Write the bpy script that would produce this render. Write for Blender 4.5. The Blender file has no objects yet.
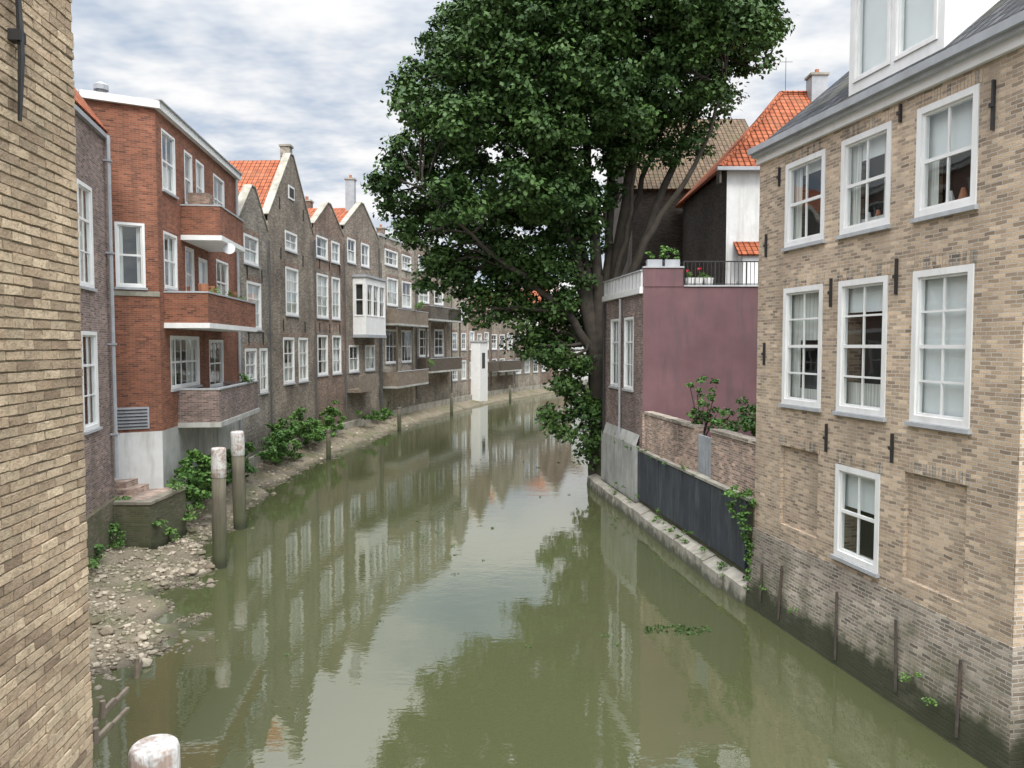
import bpy, math, random
import numpy as np
from mathutils import Vector
random.seed(7); rng=np.random.default_rng(7)
scene=bpy.context.scene
scene.view_settings.view_transform='Standard'
scene.view_settings.look='None'
scene.view_settings.exposure=0
COL=scene.collection

# ---------------------------------------------------------------- materials
class NT:
    def __init__(s,name):
        s.m=bpy.data.materials.new(name); s.m.use_nodes=True
        s.t=s.m.node_tree; s.t.nodes.clear()
        s.out=s.t.nodes.new('ShaderNodeOutputMaterial')
        s.p=s.t.nodes.new('ShaderNodeBsdfPrincipled')
        s.t.links.new(s.p.outputs[0],s.out.inputs[0])
    def n(s,k): return s.t.nodes.new(k)
    def l(s,a,b): s.t.links.new(a,b)
    def uv(s):
        return s.n('ShaderNodeTexCoord').outputs['UV']
    def pos(s): return s.n('ShaderNodeNewGeometry').outputs['Position']
    def island(s): return s.n('ShaderNodeNewGeometry').outputs['Random Per Island']
    def noise(s,vec,scale,detail=4,rough=.55,mapping=None):
        if mapping:
            mp=s.n('ShaderNodeMapping'); mp.inputs['Scale'].default_value=mapping; s.l(vec,mp.inputs['Vector']); vec=mp.outputs[0]
        n=s.n('ShaderNodeTexNoise'); n.inputs['Scale'].default_value=scale
        n.inputs['Detail'].default_value=min(detail,3); n.inputs['Roughness'].default_value=rough
        s.l(vec,n.inputs['Vector']); return n.outputs['Fac']
    def rng(s,v,a,b,c,d):
        r=s.n('ShaderNodeMapRange'); s.l(v,r.inputs[0])
        for i,x in enumerate((a,b,c,d)): r.inputs[i+1].default_value=x
        return r.outputs[0]
    def math(s,op,a,b=0):
        r=s.n('ShaderNodeMath'); r.operation=op
        for i,x in enumerate((a,b)):
            if isinstance(x,(int,float)): r.inputs[i].default_value=x
            else: s.l(x,r.inputs[i])
        return r.outputs[0]
    def mix(s,fac,a,b,blend='MIX'):
        r=s.n('ShaderNodeMix'); r.data_type='RGBA'; r.blend_type=blend
        for i,x in ((0,fac),(6,a),(7,b)):
            if isinstance(x,(int,float)): r.inputs[i].default_value=x
            elif isinstance(x,tuple): r.inputs[i].default_value=(x[0],x[1],x[2],1)
            else: s.l(x,r.inputs[i])
        return r.outputs[2]
    def mul(s,c,v):
        return s.mix(1.0,c,v,'MULTIPLY')
    def base(s,c):
        if isinstance(c,tuple): s.p.inputs['Base Color'].default_value=(c[0],c[1],c[2],1)
        else: s.l(c,s.p.inputs['Base Color'])
    def rough(s,r): s.p.inputs['Roughness'].default_value=r
    def bump(s,h,strength=.5,dist=.01):
        b=s.n('ShaderNodeBump'); b.inputs['Strength'].default_value=strength; b.inputs['Distance'].default_value=dist
        s.l(h,b.inputs['Height']); s.l(b.outputs[0],s.p.inputs['Normal']); return b

def brick(name,c1,c2,mortar,bw=.2,bh=.058,ms=.007,moss=1.2,mossc=(.07,.08,.035),stain=.3,var=.35,dist=.004,bumpd=.01,grime=(.09,.08,.07),dark=.12,wetz=.42):
    k=NT(name); uv=k.uv(); pos=k.pos()
    nz=k.n('ShaderNodeTexNoise'); nz.inputs['Scale'].default_value=6; nz.inputs['Detail'].default_value=0; k.l(uv,nz.inputs['Vector'])
    sub=k.n('ShaderNodeVectorMath'); sub.operation='SUBTRACT'; k.l(nz.outputs['Color'],sub.inputs[0]); sub.inputs[1].default_value=(.5,.5,.5)
    sc=k.n('ShaderNodeVectorMath'); sc.operation='SCALE'; k.l(sub.outputs[0],sc.inputs[0]); sc.inputs['Scale'].default_value=dist*5
    ad=k.n('ShaderNodeVectorMath'); ad.operation='ADD'; k.l(uv,ad.inputs[0]); k.l(sc.outputs[0],ad.inputs[1])
    b=k.n('ShaderNodeTexBrick'); k.l(ad.outputs[0],b.inputs['Vector'])
    b.inputs['Scale'].default_value=1; b.inputs['Mortar Size'].default_value=ms; b.inputs['Mortar Smooth'].default_value=.25
    b.inputs['Brick Width'].default_value=bw; b.inputs['Row Height'].default_value=bh
    sx=k.n('ShaderNodeSeparateXYZ'); k.l(ad.outputs[0],sx.inputs[0])
    row=k.math('FLOOR',k.math('DIVIDE',sx.outputs[1],bh))
    ev=k.math('SUBTRACT',1.0,k.math('FLOORED_MODULO',row,2.0))
    col=k.math('FLOOR',k.math('DIVIDE',k.math('ADD',sx.outputs[0],k.math('MULTIPLY',ev,bw/2)),bw))
    cx=k.n('ShaderNodeCombineXYZ'); k.l(col,cx.inputs[0]); k.l(row,cx.inputs[1])
    wn=k.n('ShaderNodeTexWhiteNoise'); wn.noise_dimensions='2D'; k.l(cx.outputs[0],wn.inputs['Vector'])
    sp=k.n('ShaderNodeSeparateColor'); k.l(wn.outputs['Color'],sp.inputs[0])
    c=k.mix(sp.outputs[0],c1,c2)
    c=k.mul(c,k.rng(sp.outputs[1],0,1,1-var,1+var*.8))
    dk=k.math('MULTIPLY',k.math('LESS_THAN',sp.outputs[2],dark),.55)
    c=k.mix(dk,c,(c2[0]*.35,c2[1]*.35,c2[2]*.38))
    fine=k.noise(uv,55,1)
    c=k.mul(c,k.rng(fine,.3,.7,.8,1.15))
    c=k.mix(b.outputs['Fac'],c,mortar)
    big=k.noise(pos,.5,2,.65)
    c=k.mul(c,k.rng(big,.3,.7,1-stain,1+stain*.5))
    strk=k.noise(uv,1,2,.6,(2.2,.16,1))
    c=k.mix(k.rng(strk,.5,.78,0,.55),c,grime)
    sep=k.n('ShaderNodeSeparateXYZ'); k.l(pos,sep.inputs[0])
    med=k.noise(pos,1.7,3,.7)
    zz=k.math('ADD',sep.outputs[2],k.rng(med,.3,.7,-.8,.8))
    f=k.rng(zz,moss,moss*.25-.3,0,.8)
    c=k.mix(f,c,k.mix(med,mossc,grime))
    wet=k.rng(k.math('ADD',sep.outputs[2],k.rng(med,.3,.7,-.15,.15)),wetz+.12,wetz-.12,0,.82)
    c=k.mix(wet,c,(.03,.036,.018))
    k.base(c); k.rough(.9); k.p.inputs['Specular IOR Level'].default_value=.25
    h=k.math('ADD',k.math('SUBTRACT',1.0,b.outputs['Fac']),k.math('MULTIPLY',fine,.8))
    k.bump(h,.8,bumpd)
    return k.m

def plain(name,c,rough=.6,var=.15,scale=2,bump=0,metal=0,dirt=None,dirtamt=.4,streak=False,low=None):
    k=NT(name); pos=k.pos()
    n=k.noise(pos,scale,3,.6)
    col=k.mul(k.mix(0.0,c,c),k.rng(n,.3,.7,1-var,1+var*.6))
    if dirt:
        d=k.noise(pos,1.0,3,.7,(3,3,.5) if streak else (1.3,1.3,1.3))
        col=k.mix(k.rng(d,.48,.75,0,dirtamt),col,dirt)
    if low:
        sep=k.n('ShaderNodeSeparateXYZ'); k.l(pos,sep.inputs[0])
        col=k.mix(k.rng(k.math('ADD',sep.outputs[2],k.rng(k.noise(pos,2.5,3,.7),.3,.7,-.2,.2)),low,low*.3,0,.85),col,(.05,.055,.028))
    k.base(col); k.rough(rough); k.p.inputs['Metallic'].default_value=metal
    if bump: k.bump(k.noise(pos,25,2),.6,bump)
    return k.m

def tiles(name,c1,c2,w=.24,h=.3,moss=(.08,.08,.04)):
    k=NT(name); uv=k.uv()
    b=k.n('ShaderNodeTexBrick'); k.l(uv,b.inputs['Vector']); b.offset=0
    for n_,c in (('Color1',c1),('Color2',c2),('Mortar',(c1[0]*.15,c1[1]*.15,c1[2]*.15))): b.inputs[n_].default_value=(*c,1)
    b.inputs['Scale'].default_value=1; b.inputs['Mortar Size'].default_value=.028; b.inputs['Mortar Smooth'].default_value=.6
    b.inputs['Brick Width'].default_value=w; b.inputs['Row Height'].default_value=h
    c=k.mul(b.outputs['Color'],k.rng(k.noise(uv,3,3),.3,.7,.6,1.2))
    c=k.mix(k.rng(k.noise(uv,.9,3),.5,.72,0,.6),c,moss)
    k.base(c); k.rough(.9); k.p.inputs['Specular IOR Level'].default_value=.15
    sx=k.n('ShaderNodeSeparateXYZ'); k.l(uv,sx.inputs[0])
    sw=k.math('SINE',k.math('MULTIPLY',sx.outputs[0],2*math.pi/w),0)
    fr=k.math('FRACT',k.math('DIVIDE',sx.outputs[1],h),0)
    k.bump(k.math('SUBTRACT',k.math('MULTIPLY',sw,.6),fr),1,.04)
    return k.m

M={}
M['brick_tan']=brick('tan_brick',(.55,.42,.29),(.40,.295,.20),(.50,.46,.40),bw=.2,bh=.062,ms=.0075,moss=1.3,var=.33,stain=.22,grime=(.27,.215,.16))
M['brick_plinth']=brick('weathered_plinth_brick',(.41,.35,.28),(.28,.225,.17),(.45,.42,.37),bw=.2,bh=.062,ms=.009,moss=1.5,var=.4,stain=.45,mossc=(.10,.115,.05),grime=(.11,.10,.075),dark=.22,wetz=.55)
M['brick_near']=brick('old_mortar_wall',(.34,.28,.2),(.26,.2,.145),(.30,.25,.19),bw=.19,bh=.056,ms=.0085,moss=-5,var=.3,dist=.006,bumpd=.02,stain=.22,grime=(.22,.165,.12))
M['brick_red']=brick('red_brick',(.31,.115,.062),(.225,.083,.047),(.24,.17,.135),moss=.8,var=.28,stain=.25,grime=(.12,.065,.045))
M['brick_dark']=brick('purple_brown_brick',(.28,.195,.165),(.195,.135,.12),(.33,.30,.27),moss=2.2,var=.4,mossc=(.12,.14,.04))
M['brick_grey']=brick('grey_brick',(.33,.29,.24),(.225,.195,.16),(.38,.35,.30),moss=1.8,var=.4,stain=.42,grime=(.11,.1,.085))
M['brick_greyb']=brick('grey_brown_brick',(.31,.25,.195),(.21,.17,.13),(.34,.31,.26),moss=1.8,var=.4,stain=.42,grime=(.1,.09,.08))
M['brick_brown']=brick('brown_brick',(.33,.22,.16),(.24,.155,.115),(.32,.28,.24),moss=1.6,var=.4,stain=.38)
M['brick_light']=brick('light_buff_brick',(.43,.37,.29),(.33,.28,.215),(.42,.39,.34),moss=1.6,var=.35,stain=.38)
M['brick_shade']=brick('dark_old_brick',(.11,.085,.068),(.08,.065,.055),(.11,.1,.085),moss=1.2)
M['brick_moss']=brick('mossy_brick',(.21,.17,.115),(.145,.115,.08),(.2,.185,.15),moss=2.9,mossc=(.075,.105,.03),stain=.45)
M['brick_garden']=brick('garden_brick',(.48,.34,.26),(.34,.225,.17),(.48,.44,.39),moss=1.3,var=.45,stain=.38)
M['purple']=plain('purple_render',(.142,.075,.081),.9,.25,.6,.004,dirt=(.085,.06,.062),dirtamt=.75,streak=True)
M['white']=plain('white_paint',(.72,.72,.70),.5,.06,3,dirt=(.48,.46,.41),dirtamt=.35,streak=True)
M['white_render']=plain('white_render',(.60,.60,.58),.8,.12,1.5,.003,dirt=(.32,.30,.26),dirtamt=.6,streak=True,low=1.3)
M['greypaint']=plain('grey_zinc',(.33,.345,.36),.5,.15,3,dirt=(.2,.2,.2))
M['sill']=plain('sill_stone',(.38,.39,.40),.7,.15,5,dirt=(.22,.22,.2))
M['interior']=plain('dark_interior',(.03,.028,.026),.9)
k=NT('curtain_cloth'); u=k.uv(); f=k.noise(u,1,2,.5,(22,.6,1)); k.base(k.mul(k.mix(0.0,(.66,.66,.62),(.66,.66,.62)),k.rng(f,.3,.7,.55,1.1))); k.rough(.9); M['curtain']=k.m
M['blind']=plain('window_blind',(.68,.70,.70),.8,.06,1)
M['iron']=plain('black_iron',(.02,.02,.02),.6,.3,8,dirt=(.07,.04,.03))
M['pipe']=plain('old_downpipe',(.09,.09,.09),.6,.3,3,dirt=(.18,.155,.12))
M['rust']=plain('rusty_steel',(.06,.048,.04),.8,.4,8,.003,dirt=(.12,.06,.035))
M['concrete']=plain('concrete',(.34,.315,.265),.9,.3,1.5,.006,dirt=(.15,.145,.095),dirtamt=.85,low=.34)
M['quaytop']=plain('worn_stone',(.25,.22,.175),.9,.35,2.5,.008,dirt=(.12,.14,.055),dirtamt=.85)
M['concrete_light']=plain('light_concrete',(.38,.38,.355),.9,.25,1.2,.004,dirt=(.2,.2,.15),dirtamt=.85,streak=True,low=.7)
M['blackpanel']=plain('bitumen_panel',(.035,.042,.052),.7,.35,1.2,.004,dirt=(.11,.12,.115),dirtamt=.7,streak=True)
M['wood']=plain('dark_wood',(.085,.068,.05),.8,.3,4,.004)
M['wood_brown']=plain('weathered_wood',(.2,.16,.12),.8,.3,4,.004)
M['tile_orange']=tiles('orange_roof_tiles',(.45,.145,.07),(.34,.1,.05),moss=(.22,.115,.07))
M['tile_brown']=tiles('brown_roof_tiles',(.18,.125,.08),(.125,.09,.06))
M['tile_dark']=tiles('dark_roof_tiles',(.095,.098,.102),(.04,.042,.046),moss=(.12,.115,.08))
M['bitumen']=plain('flat_roof',(.1,.1,.1),.9)
M['pavement']=plain('paving',(.25,.235,.21),.9,.25,1,.004)
M['bark']=plain('bark',(.055,.045,.035),.95,.4,2.5,.03,dirt=(.055,.06,.03))
M['dish']=plain('dish_white',(.55,.55,.55),.5)
M['pot']=plain('terracotta_pot',(.35,.15,.08),.8)
M['flower']=plain('petals',(.6,.05,.06),.6)
k=NT('near_brick_unit'); isl=k.island(); pos=k.pos()
wn=k.n('ShaderNodeTexWhiteNoise'); wn.noise_dimensions='1D'; k.l(isl,wn.inputs['W']); sp=k.n('ShaderNodeSeparateColor'); k.l(wn.outputs['Color'],sp.inputs[0])
c=k.mix(sp.outputs[0],(.60,.48,.33),(.45,.335,.225)); c=k.mul(c,k.rng(sp.outputs[1],0,1,.75,1.12))
c=k.mix(k.math('MULTIPLY',k.math('LESS_THAN',sp.outputs[2],.08),.55),c,(.2,.14,.10))
c=k.mix(k.rng(k.noise(pos,22,3,.7),.5,.68,0,.6),c,(.25,.19,.135)); c=k.mul(c,k.rng(k.noise(pos,1.3,3,.6),.3,.7,.75,1.1))
k.base(c); k.rough(.95); k.p.inputs['Specular IOR Level'].default_value=.2; k.bump(k.noise(pos,45,3,.7),1,.016); M['near_unit']=k.m
k=NT('mooring_timber'); pos=k.pos(); c=k.mix(k.noise(pos,1,3,.6,(8,8,.7)),(.045,.04,.03),(.19,.17,.12))
sep=k.n('ShaderNodeSeparateXYZ'); k.l(pos,sep.inputs[0])
c=k.mix(k.rng(sep.outputs[2],1.7,.2,0,.75),c,(.05,.065,.022)); c=k.mix(k.rng(sep.outputs[2],.35,.1,0,.7),c,(.02,.022,.012)); k.base(c); k.rough(.9); k.bump(k.noise(pos,1,3,.6,(30,30,2)),.9,.03); M['post']=k.m
k=NT('weathered_white_paint'); pos=k.pos(); c=k.mix(k.rng(k.noise(pos,5,3,.75),.46,.6,0,.8),(.60,.585,.56),(.30,.2,.145)); c=k.mul(c,k.rng(k.noise(pos,1,2,.5,(25,25,1.5)),.3,.7,.7,1.05)); k.base(c); k.rough(.8); k.bump(k.noise(pos,1,3,.5,(40,40,6)),.8,.02); M['post_white']=k.m
# glass
k=NT('window_glass'); k.t.nodes.remove(k.p)
tr=k.n('ShaderNodeBsdfTransparent'); tr.inputs[0].default_value=(.93,.96,.95,1)
gl=k.n('ShaderNodeBsdfGlossy'); gl.inputs['Roughness'].default_value=.02; gl.inputs[0].default_value=(.95,.98,1,1)
lw=k.n('ShaderNodeLayerWeight'); lw.inputs[0].default_value=.5
bp=k.n('ShaderNodeBump'); bp.inputs['Strength'].default_value=.15; bp.inputs['Distance'].default_value=.02
k.l(k.noise(k.pos(),1.6,1),bp.inputs['Height']); k.l(bp.outputs[0],gl.inputs['Normal'])
ms=k.n('ShaderNodeMixShader'); k.l(k.math('ADD',k.math('MULTIPLY',k.math('POWER',lw.outputs['Facing'],4.0),.65),.07),ms.inputs[0]); k.l(tr.outputs[0],ms.inputs[1]); k.l(gl.outputs[0],ms.inputs[2]); k.l(ms.outputs[0],k.out.inputs[0]); M['glass']=k.m
def foliage_mat(name,dark,light):
    k=NT(name); isl=k.island(); n=k.noise(k.pos(),.6,2)
    f=k.math('ADD',k.math('MULTIPLY',isl,.5),k.rng(n,.35,.65,0,.5))
    c=k.mix(f,dark,light); k.base(c); k.rough(.55)
    k.p.inputs['Specular IOR Level'].default_value=.22
    return k.m
M['leaf']=foliage_mat('tree_leaves',(.017,.045,.012),(.07,.13,.03))
M['leaf2']=foliage_mat('shrub_leaves',(.035,.09,.02),(.13,.24,.055))
# water
k=NT('canal_water'); pos=k.pos()
c=k.mix(k.noise(pos,.12,3),(.058,.066,.029),(.078,.084,.04)); k.base(c); k.rough(.015)
k.p.inputs['IOR'].default_value=2.25
b1=k.n('ShaderNodeBump'); b1.inputs['Strength'].default_value=.4; b1.inputs['Distance'].default_value=.009
k.l(k.noise(pos,1.1,3,.55,(1,1.7,1)),b1.inputs['Height'])
b2=k.n('ShaderNodeBump'); b2.inputs['Strength'].default_value=.35; b2.inputs['Distance'].default_value=.0026
k.l(k.noise(pos,6,2,.5,(1,1.7,1)),b2.inputs['Height']); k.l(b1.outputs[0],b2.inputs['Normal']); k.l(b2.outputs[0],k.p.inputs['Normal'])
M['water']=k.m
k=NT('mud'); pos=k.pos(); c=k.mix(k.noise(pos,3,3,.7),(.11,.09,.055),(.29,.245,.175))
c=k.mix(k.rng(k.noise(pos,.8,3),.48,.66,0,.65),c,(.085,.10,.035))
sep=k.n('ShaderNodeSeparateXYZ'); k.l(pos,sep.inputs[0]); c=k.mul(c,k.rng(sep.outputs[2],.0,.12,.4,1)); k.base(c); k.rough(.8); k.bump(k.noise(pos,14,3,.7),1,.06); M['mud']=k.m
k=NT('stones'); c=k.mix(k.island(),(.15,.12,.08),(.46,.40,.31)); c=k.mix(k.rng(k.noise(k.pos(),.8,2),.5,.68,0,.5),c,(.11,.12,.055))
sep=k.n('ShaderNodeSeparateXYZ'); k.l(k.pos(),sep.inputs[0]); c=k.mul(c,k.rng(sep.outputs[2],.0,.12,.4,1)); k.base(c); k.rough(.85); M['stone']=k.m

# ---------------------------------------------------------------- builder
class Frame:
    def __init__(s,p0,p1):
        s.O=np.array([p0[0],p0[1],0.]); d=np.array([p1[0]-p0[0],p1[1]-p0[1],0.]); s.L=float(np.linalg.norm(d)); s.T=d/s.L
        s.N=np.array([s.T[1],-s.T[0],0.])
    def pt(s,a,d,z): return s.O+s.T*a+s.N*d+np.array([0,0,z])
    def sY(s,Y): return (Y-s.O[1])/s.T[1]
    def shift(s,d):
        f=Frame((0,0),(1,0)); f.O=s.O+s.N*d; f.T=s.T; f.N=s.N; f.L=s.L; return f
W0=Frame((0,0),(1,0))
class B:
    def __init__(s,name,loc=(0,0,0)):
        s.e=bpy.data.objects.new(name,None); COL.objects.link(s.e); s.d={}
    def poly(s,mat,pts,part=None):
        s.d.setdefault((mat,part),[]).append([tuple(map(float,p)) for p in pts])
    def box(s,F,mat,s0,s1,d0,d1,z0,z1,part=None):
        P=lambda a,b,c:F.pt(a,b,c)
        for q in ([(s0,d1,z0),(s1,d1,z0),(s1,d1,z1),(s0,d1,z1)],[(s0,d0,z0),(s0,d0,z1),(s1,d0,z1),(s1,d0,z0)],
                  [(s0,d0,z0),(s0,d1,z0),(s0,d1,z1),(s0,d0,z1)],[(s1,d0,z0),(s1,d0,z1),(s1,d1,z1),(s1,d1,z0)],
                  [(s0,d0,z1),(s0,d1,z1),(s1,d1,z1),(s1,d0,z1)],[(s0,d0,z0),(s1,d0,z0),(s1,d1,z0),(s0,d1,z0)]):
            s.poly(mat,[P(*v) for v in q],part)
    def slab(s,mat,pts,th,part=None):
        p=[np.array(x,float) for x in pts]; n=np.cross(p[1]-p[0],p[2]-p[0]); n/=np.linalg.norm(n)
        if n[2]<0: n=-n
        q=[x-n*th for x in p]; s.poly(mat,p,part); s.poly(mat,q[::-1],part)
        for i in range(len(p)):
            j=(i+1)%len(p); s.poly(mat,[p[i],q[i],q[j],p[j]],part)
    def wall(s,F,mat,s0,s1,z0,z1,holes=(),rev=.35,revmat=None,part='walls'):
        xs=sorted(set([s0,s1]+[h[i] for h in holes for i in (0,1)])); zs=sorted(set([z0,z1]+[h[i] for h in holes for i in (2,3)]))
        for a,b in zip(xs,xs[1:]):
            for c,d in zip(zs,zs[1:]):
                m=(a+b)/2; n=(c+d)/2
                if any(h[0]<m<h[1] and h[2]<n<h[3] for h in holes): continue
                s.poly(mat,[F.pt(a,0,c),F.pt(b,0,c),F.pt(b,0,d),F.pt(a,0,d)],part)
        for h in holes:
            a,b,c,d=h[:4]; r=-rev
            for q in ([(a,0,c),(a,r,c),(a,r,d),(a,0,d)],[(b,0,c),(b,0,d),(b,r,d),(b,r,c)],[(a,0,d),(a,r,d),(b,r,d),(b,0,d)],[(a,0,c),(b,0,c),(b,r,c),(a,r,c)]):
                s.poly(revmat or mat,[F.pt(*v) for v in q],part)
    def window(s,F,a,b,c,d,cols=2,rows=3,style=None,fr=.08,bar=.03,dep=.07,rev=.35,sill=True,mat='white',mid=True,sillmat='sill'):
        P='window_frames'
        d0,d1=-dep-.07,-dep+.05
        e=.003
        s.box(F,mat,a+e,a+fr,d0,d1,c+e,d-e,P); s.box(F,mat,b-fr,b-e,d0,d1,c+e,d-e,P)
        s.box(F,mat,a+fr,b-fr,d0,d1,d-fr,d-e,P); s.box(F,mat,a+fr,b-fr,d0,d1,c+e,c+fr,P)
        ia,ib,ic,id_=a+fr,b-fr,c+fr,d-fr
        st=.04
        s.box(F,mat,ia,ia+st,d0,d1-.04,ic,id_,P); s.box(F,mat,ib-st,ib,d0,d1-.04,ic,id_,P)
        s.box(F,mat,ia+st,ib-st,d0,d1-.042,id_-st,id_,P); s.box(F,mat,ia+st,ib-st,d0,d1-.042,ic,ic+st,P)
        for i in range(1,cols):
            x=ia+(ib-ia)*i/cols; s.box(F,mat,x-bar/2,x+bar/2,-dep-.04,-dep-.005,ic+st,id_-st,P)
        for j in range(1,rows):
            z=ic+(id_-ic)*j/rows; t=bar/2
            if mid and ((rows%2==0 and j==rows//2) or (rows%2==1 and j==rows//2+1)): t=.03
            s.box(F,mat,ia+st,ib-st,-dep-.043,-dep-.002 if t<.02 else -dep+.006,z-t,z+t,P)
        s.poly('glass',[F.pt(ia,-dep-.02,ic),F.pt(ib,-dep-.02,ic),F.pt(ib,-dep-.02,id_),F.pt(ia,-dep-.02,id_)],'window_glass')
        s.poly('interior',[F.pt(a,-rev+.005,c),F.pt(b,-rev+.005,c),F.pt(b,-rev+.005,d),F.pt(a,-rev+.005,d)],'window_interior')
        if style is None: style=random.choice(['sides','blind','net','half','none','sides'])
        h=d-c; w=b-a; y=-dep-.12
        def cur(x0,x1,z0,z1,m='curtain',yy=y):
            s.poly(m,[F.pt(x0,yy,z0),F.pt(x1,yy,z0),F.pt(x1,yy,z1),F.pt(x0,yy,z1)],'curtains')
        if style=='sides': cur(a,a+w*.27,c,d); cur(b-w*.27,b,c,d)
        elif style=='blind': cur(a,b,c+h*random.uniform(.45,.62),d,'blind')
        elif style=='half': cur(a,b,c,c+h*.45)
        elif style=='net': cur(a,b,c,d)
        elif style=='full': cur(a,b,c+.02,d,'blind')
        if sill: s.box(F,sillmat,a-.04,b+.04,-.06,.07,c-.07,c-.002,'sills')
    def tube(s,mat,pts,rad,seg=8,part=None,cap=True):
        pts=[np.array(p,float) for p in pts]; rings=[]
        for i,p in enumerate(pts):
            t=pts[min(i+1,len(pts)-1)]-pts[max(i-1,0)]; t/=np.linalg.norm(t)
            u=np.cross(t,[0,1,0] if abs(t[1])<.9 else [1,0,0]); u/=np.linalg.norm(u); v=np.cross(t,u)
            r=rad[i] if hasattr(rad,'__len__') else rad
            rings.append([p+r*(math.cos(2*math.pi*k/seg)*u+math.sin(2*math.pi*k/seg)*v) for k in range(seg)])
        for A,C in zip(rings,rings[1:]):
            for k in range(seg):
                j=(k+1)%seg; s.poly(mat,[A[k],A[j],C[j],C[k]],part)
        if cap: s.poly(mat,rings[0][::-1],part); s.poly(mat,rings[-1],part)
    def done(s,smooth=(),weld=()):
        for (mat,part),ps in s.d.items():
            vs=[];fs=[];uv=[]
            for p in ps:
                i=len(vs); vs+=p; fs.append(list(range(i,i+len(p))))
                a=[Vector(x) for x in p]; n=(a[1]-a[0]).cross(a[2]-a[0])
                if n.length<1e-9: n=Vector((0,0,1))
                n.normalize(); Z=Vector((0,0,1)); t=Z.cross(n)
                if t.length<.05: t=Vector((1,0,0))
                t.normalize(); w=n.cross(t)
                uv+=[(x.dot(t),x.dot(w)) for x in a]
            nm=part or mat
            me=bpy.data.meshes.new(nm); me.from_pydata(vs,[],fs)
            l=me.uv_layers.new(name='UVMap'); l.data.foreach_set('uv',np.array(uv,dtype=np.float32).ravel())
            me.materials.append(M[mat])
            o=bpy.data.objects.new(nm,me); COL.objects.link(o); o.parent=s.e
            if mat in smooth or mat in weld:
                import bmesh
                bm=bmesh.new(); bm.from_mesh(me); bmesh.ops.remove_doubles(bm,verts=bm.verts,dist=.0003); bm.to_mesh(me); bm.free()
                if mat in smooth: me.polygons.foreach_set('use_smooth',[len(p.vertices)==4 for p in me.polygons])
        return s.e

def gable(b,F,mat,z,za,roofmat,depth,s0=0,s1=None,wall=True,par=.25):
    s1=F.L if s1 is None else s1; m=(s0+s1)/2
    b.poly(mat,[F.pt(s0,0,z),F.pt(s1,0,z),F.pt(s1,0,z+par),F.pt(m+.25,0,za+par),F.pt(m-.25,0,za+par),F.pt(s0,0,z+par)],'gable')
    b.poly(mat,[F.pt(s0,-.3,z),F.pt(s1,-.3,z),F.pt(s1,-.3,z+par),F.pt(m+.25,-.3,za+par),F.pt(m-.25,-.3,za+par),F.pt(s0,-.3,z+par)],'gable')
    for A,C in (((s0,z+par),(m-.25,za+par)),((m-.25,za+par),(m+.25,za+par)),((m+.25,za+par),(s1,z+par))):
        b.slab('concrete',[F.pt(A[0],.05,A[1]+.06),F.pt(C[0],.05,C[1]+.06),F.pt(C[0],-.34,C[1]+.06),F.pt(A[0],-.34,A[1]+.06)],.06,'coping')
    b.slab(roofmat,[F.pt(s0-.1,-.34,z),F.pt(m,-.34,za),F.pt(m,-depth,za),F.pt(s0-.1,-depth,z)],.1,'roof')
    b.slab(roofmat,[F.pt(s1+.1,-.34,z),F.pt(m,-.34,za),F.pt(m,-depth,za),F.pt(s1+.1,-depth,z)],.1,'roof')
    b.poly(mat,[F.pt(s0,-depth,z),F.pt(s1,-depth,z),F.pt(m,-depth,za)],'gable')
def shell(b,F,mat,z0,z1,depth):
    b.poly(mat,[F.pt(0,0,z0),F.pt(0,0,z1),F.pt(0,-depth,z1),F.pt(0,-depth,z0)],'walls')
    b.poly(mat,[F.pt(F.L,0,z0),F.pt(F.L,0,z1),F.pt(F.L,-depth,z1),F.pt(F.L,-depth,z0)],'walls')
    b.poly(mat,[F.pt(0,-depth,z0),F.pt(0,-depth,z1),F.pt(F.L,-depth,z1),F.pt(F.L,-depth,z0)],'walls')
def flat(b,F,z,depth,copmat='white',roofmat='bitumen',h=.18):
    b.poly(roofmat,[F.pt(0,0,z-.05),F.pt(F.L,0,z-.05),F.pt(F.L,-depth,z-.05),F.pt(0,-depth,z-.05)],'flat_roof')
    b.box(F,copmat,-.02,F.L+.02,-.2,.06,z-.02,z+h,'coping')
def chimney(b,x,y,z0,z1,w=.7,mat='brick_brown',pot=True):
    b.box(W0,mat,x-w/2,x+w/2,-y-w/2,-y+w/2,z0,z1,'chimney'); b.box(W0,'concrete',x-w/2-.06,x+w/2+.06,-y-w/2-.06,-y+w/2+.06,z1,z1+.1,'chimney_cap')
    if pot: b.tube('pot',[(x,y,z1+.1),(x,y,z1+.35)],.1,8,'chimney_pot')

# ---------------------------------------------------------------- right tan brick house
RF=Frame((5.59,17.55),(6.97,10.5))
b=B('brick_house'); L=RF.L
sY=lambda Y:(17.55-Y)/(17.55-10.5)*L
cols3=[(sY(16.47),sY(15.08)),(sY(14.58),sY(13.22)),(sY(12.62),sY(11.37))]
holes=[]
for i,(a,c) in enumerate(cols3):
    holes.append((a,c,8.05,9.8,2,2,['sides','sides','none'][i])); holes.append((a,c,4.75,7.2,2,4,['none','none','full'][i]))
holes.append((cols3[1][0]+.03,cols3[1][1]-.08,2.0,3.75,2,2,'none'))
niches=[(cols3[0][0]-.02,cols3[0][1]-.05,2.15,3.85),(cols3[2][0]-.08,cols3[2][1]-.02,2.1,3.9)]
ZP=1.8
allh=[h[:4] for h in holes]+niches
b.wall(RF,'brick_tan',0,L,ZP,10.2,allh,.5)
for (a,c,z0,z1) in niches:
    b.poly('brick_tan',[RF.pt(a,-.08,z0),RF.pt(c,-.08,z0),RF.pt(c,-.08,z1),RF.pt(a,-.08,z1)],'niches')
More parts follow.
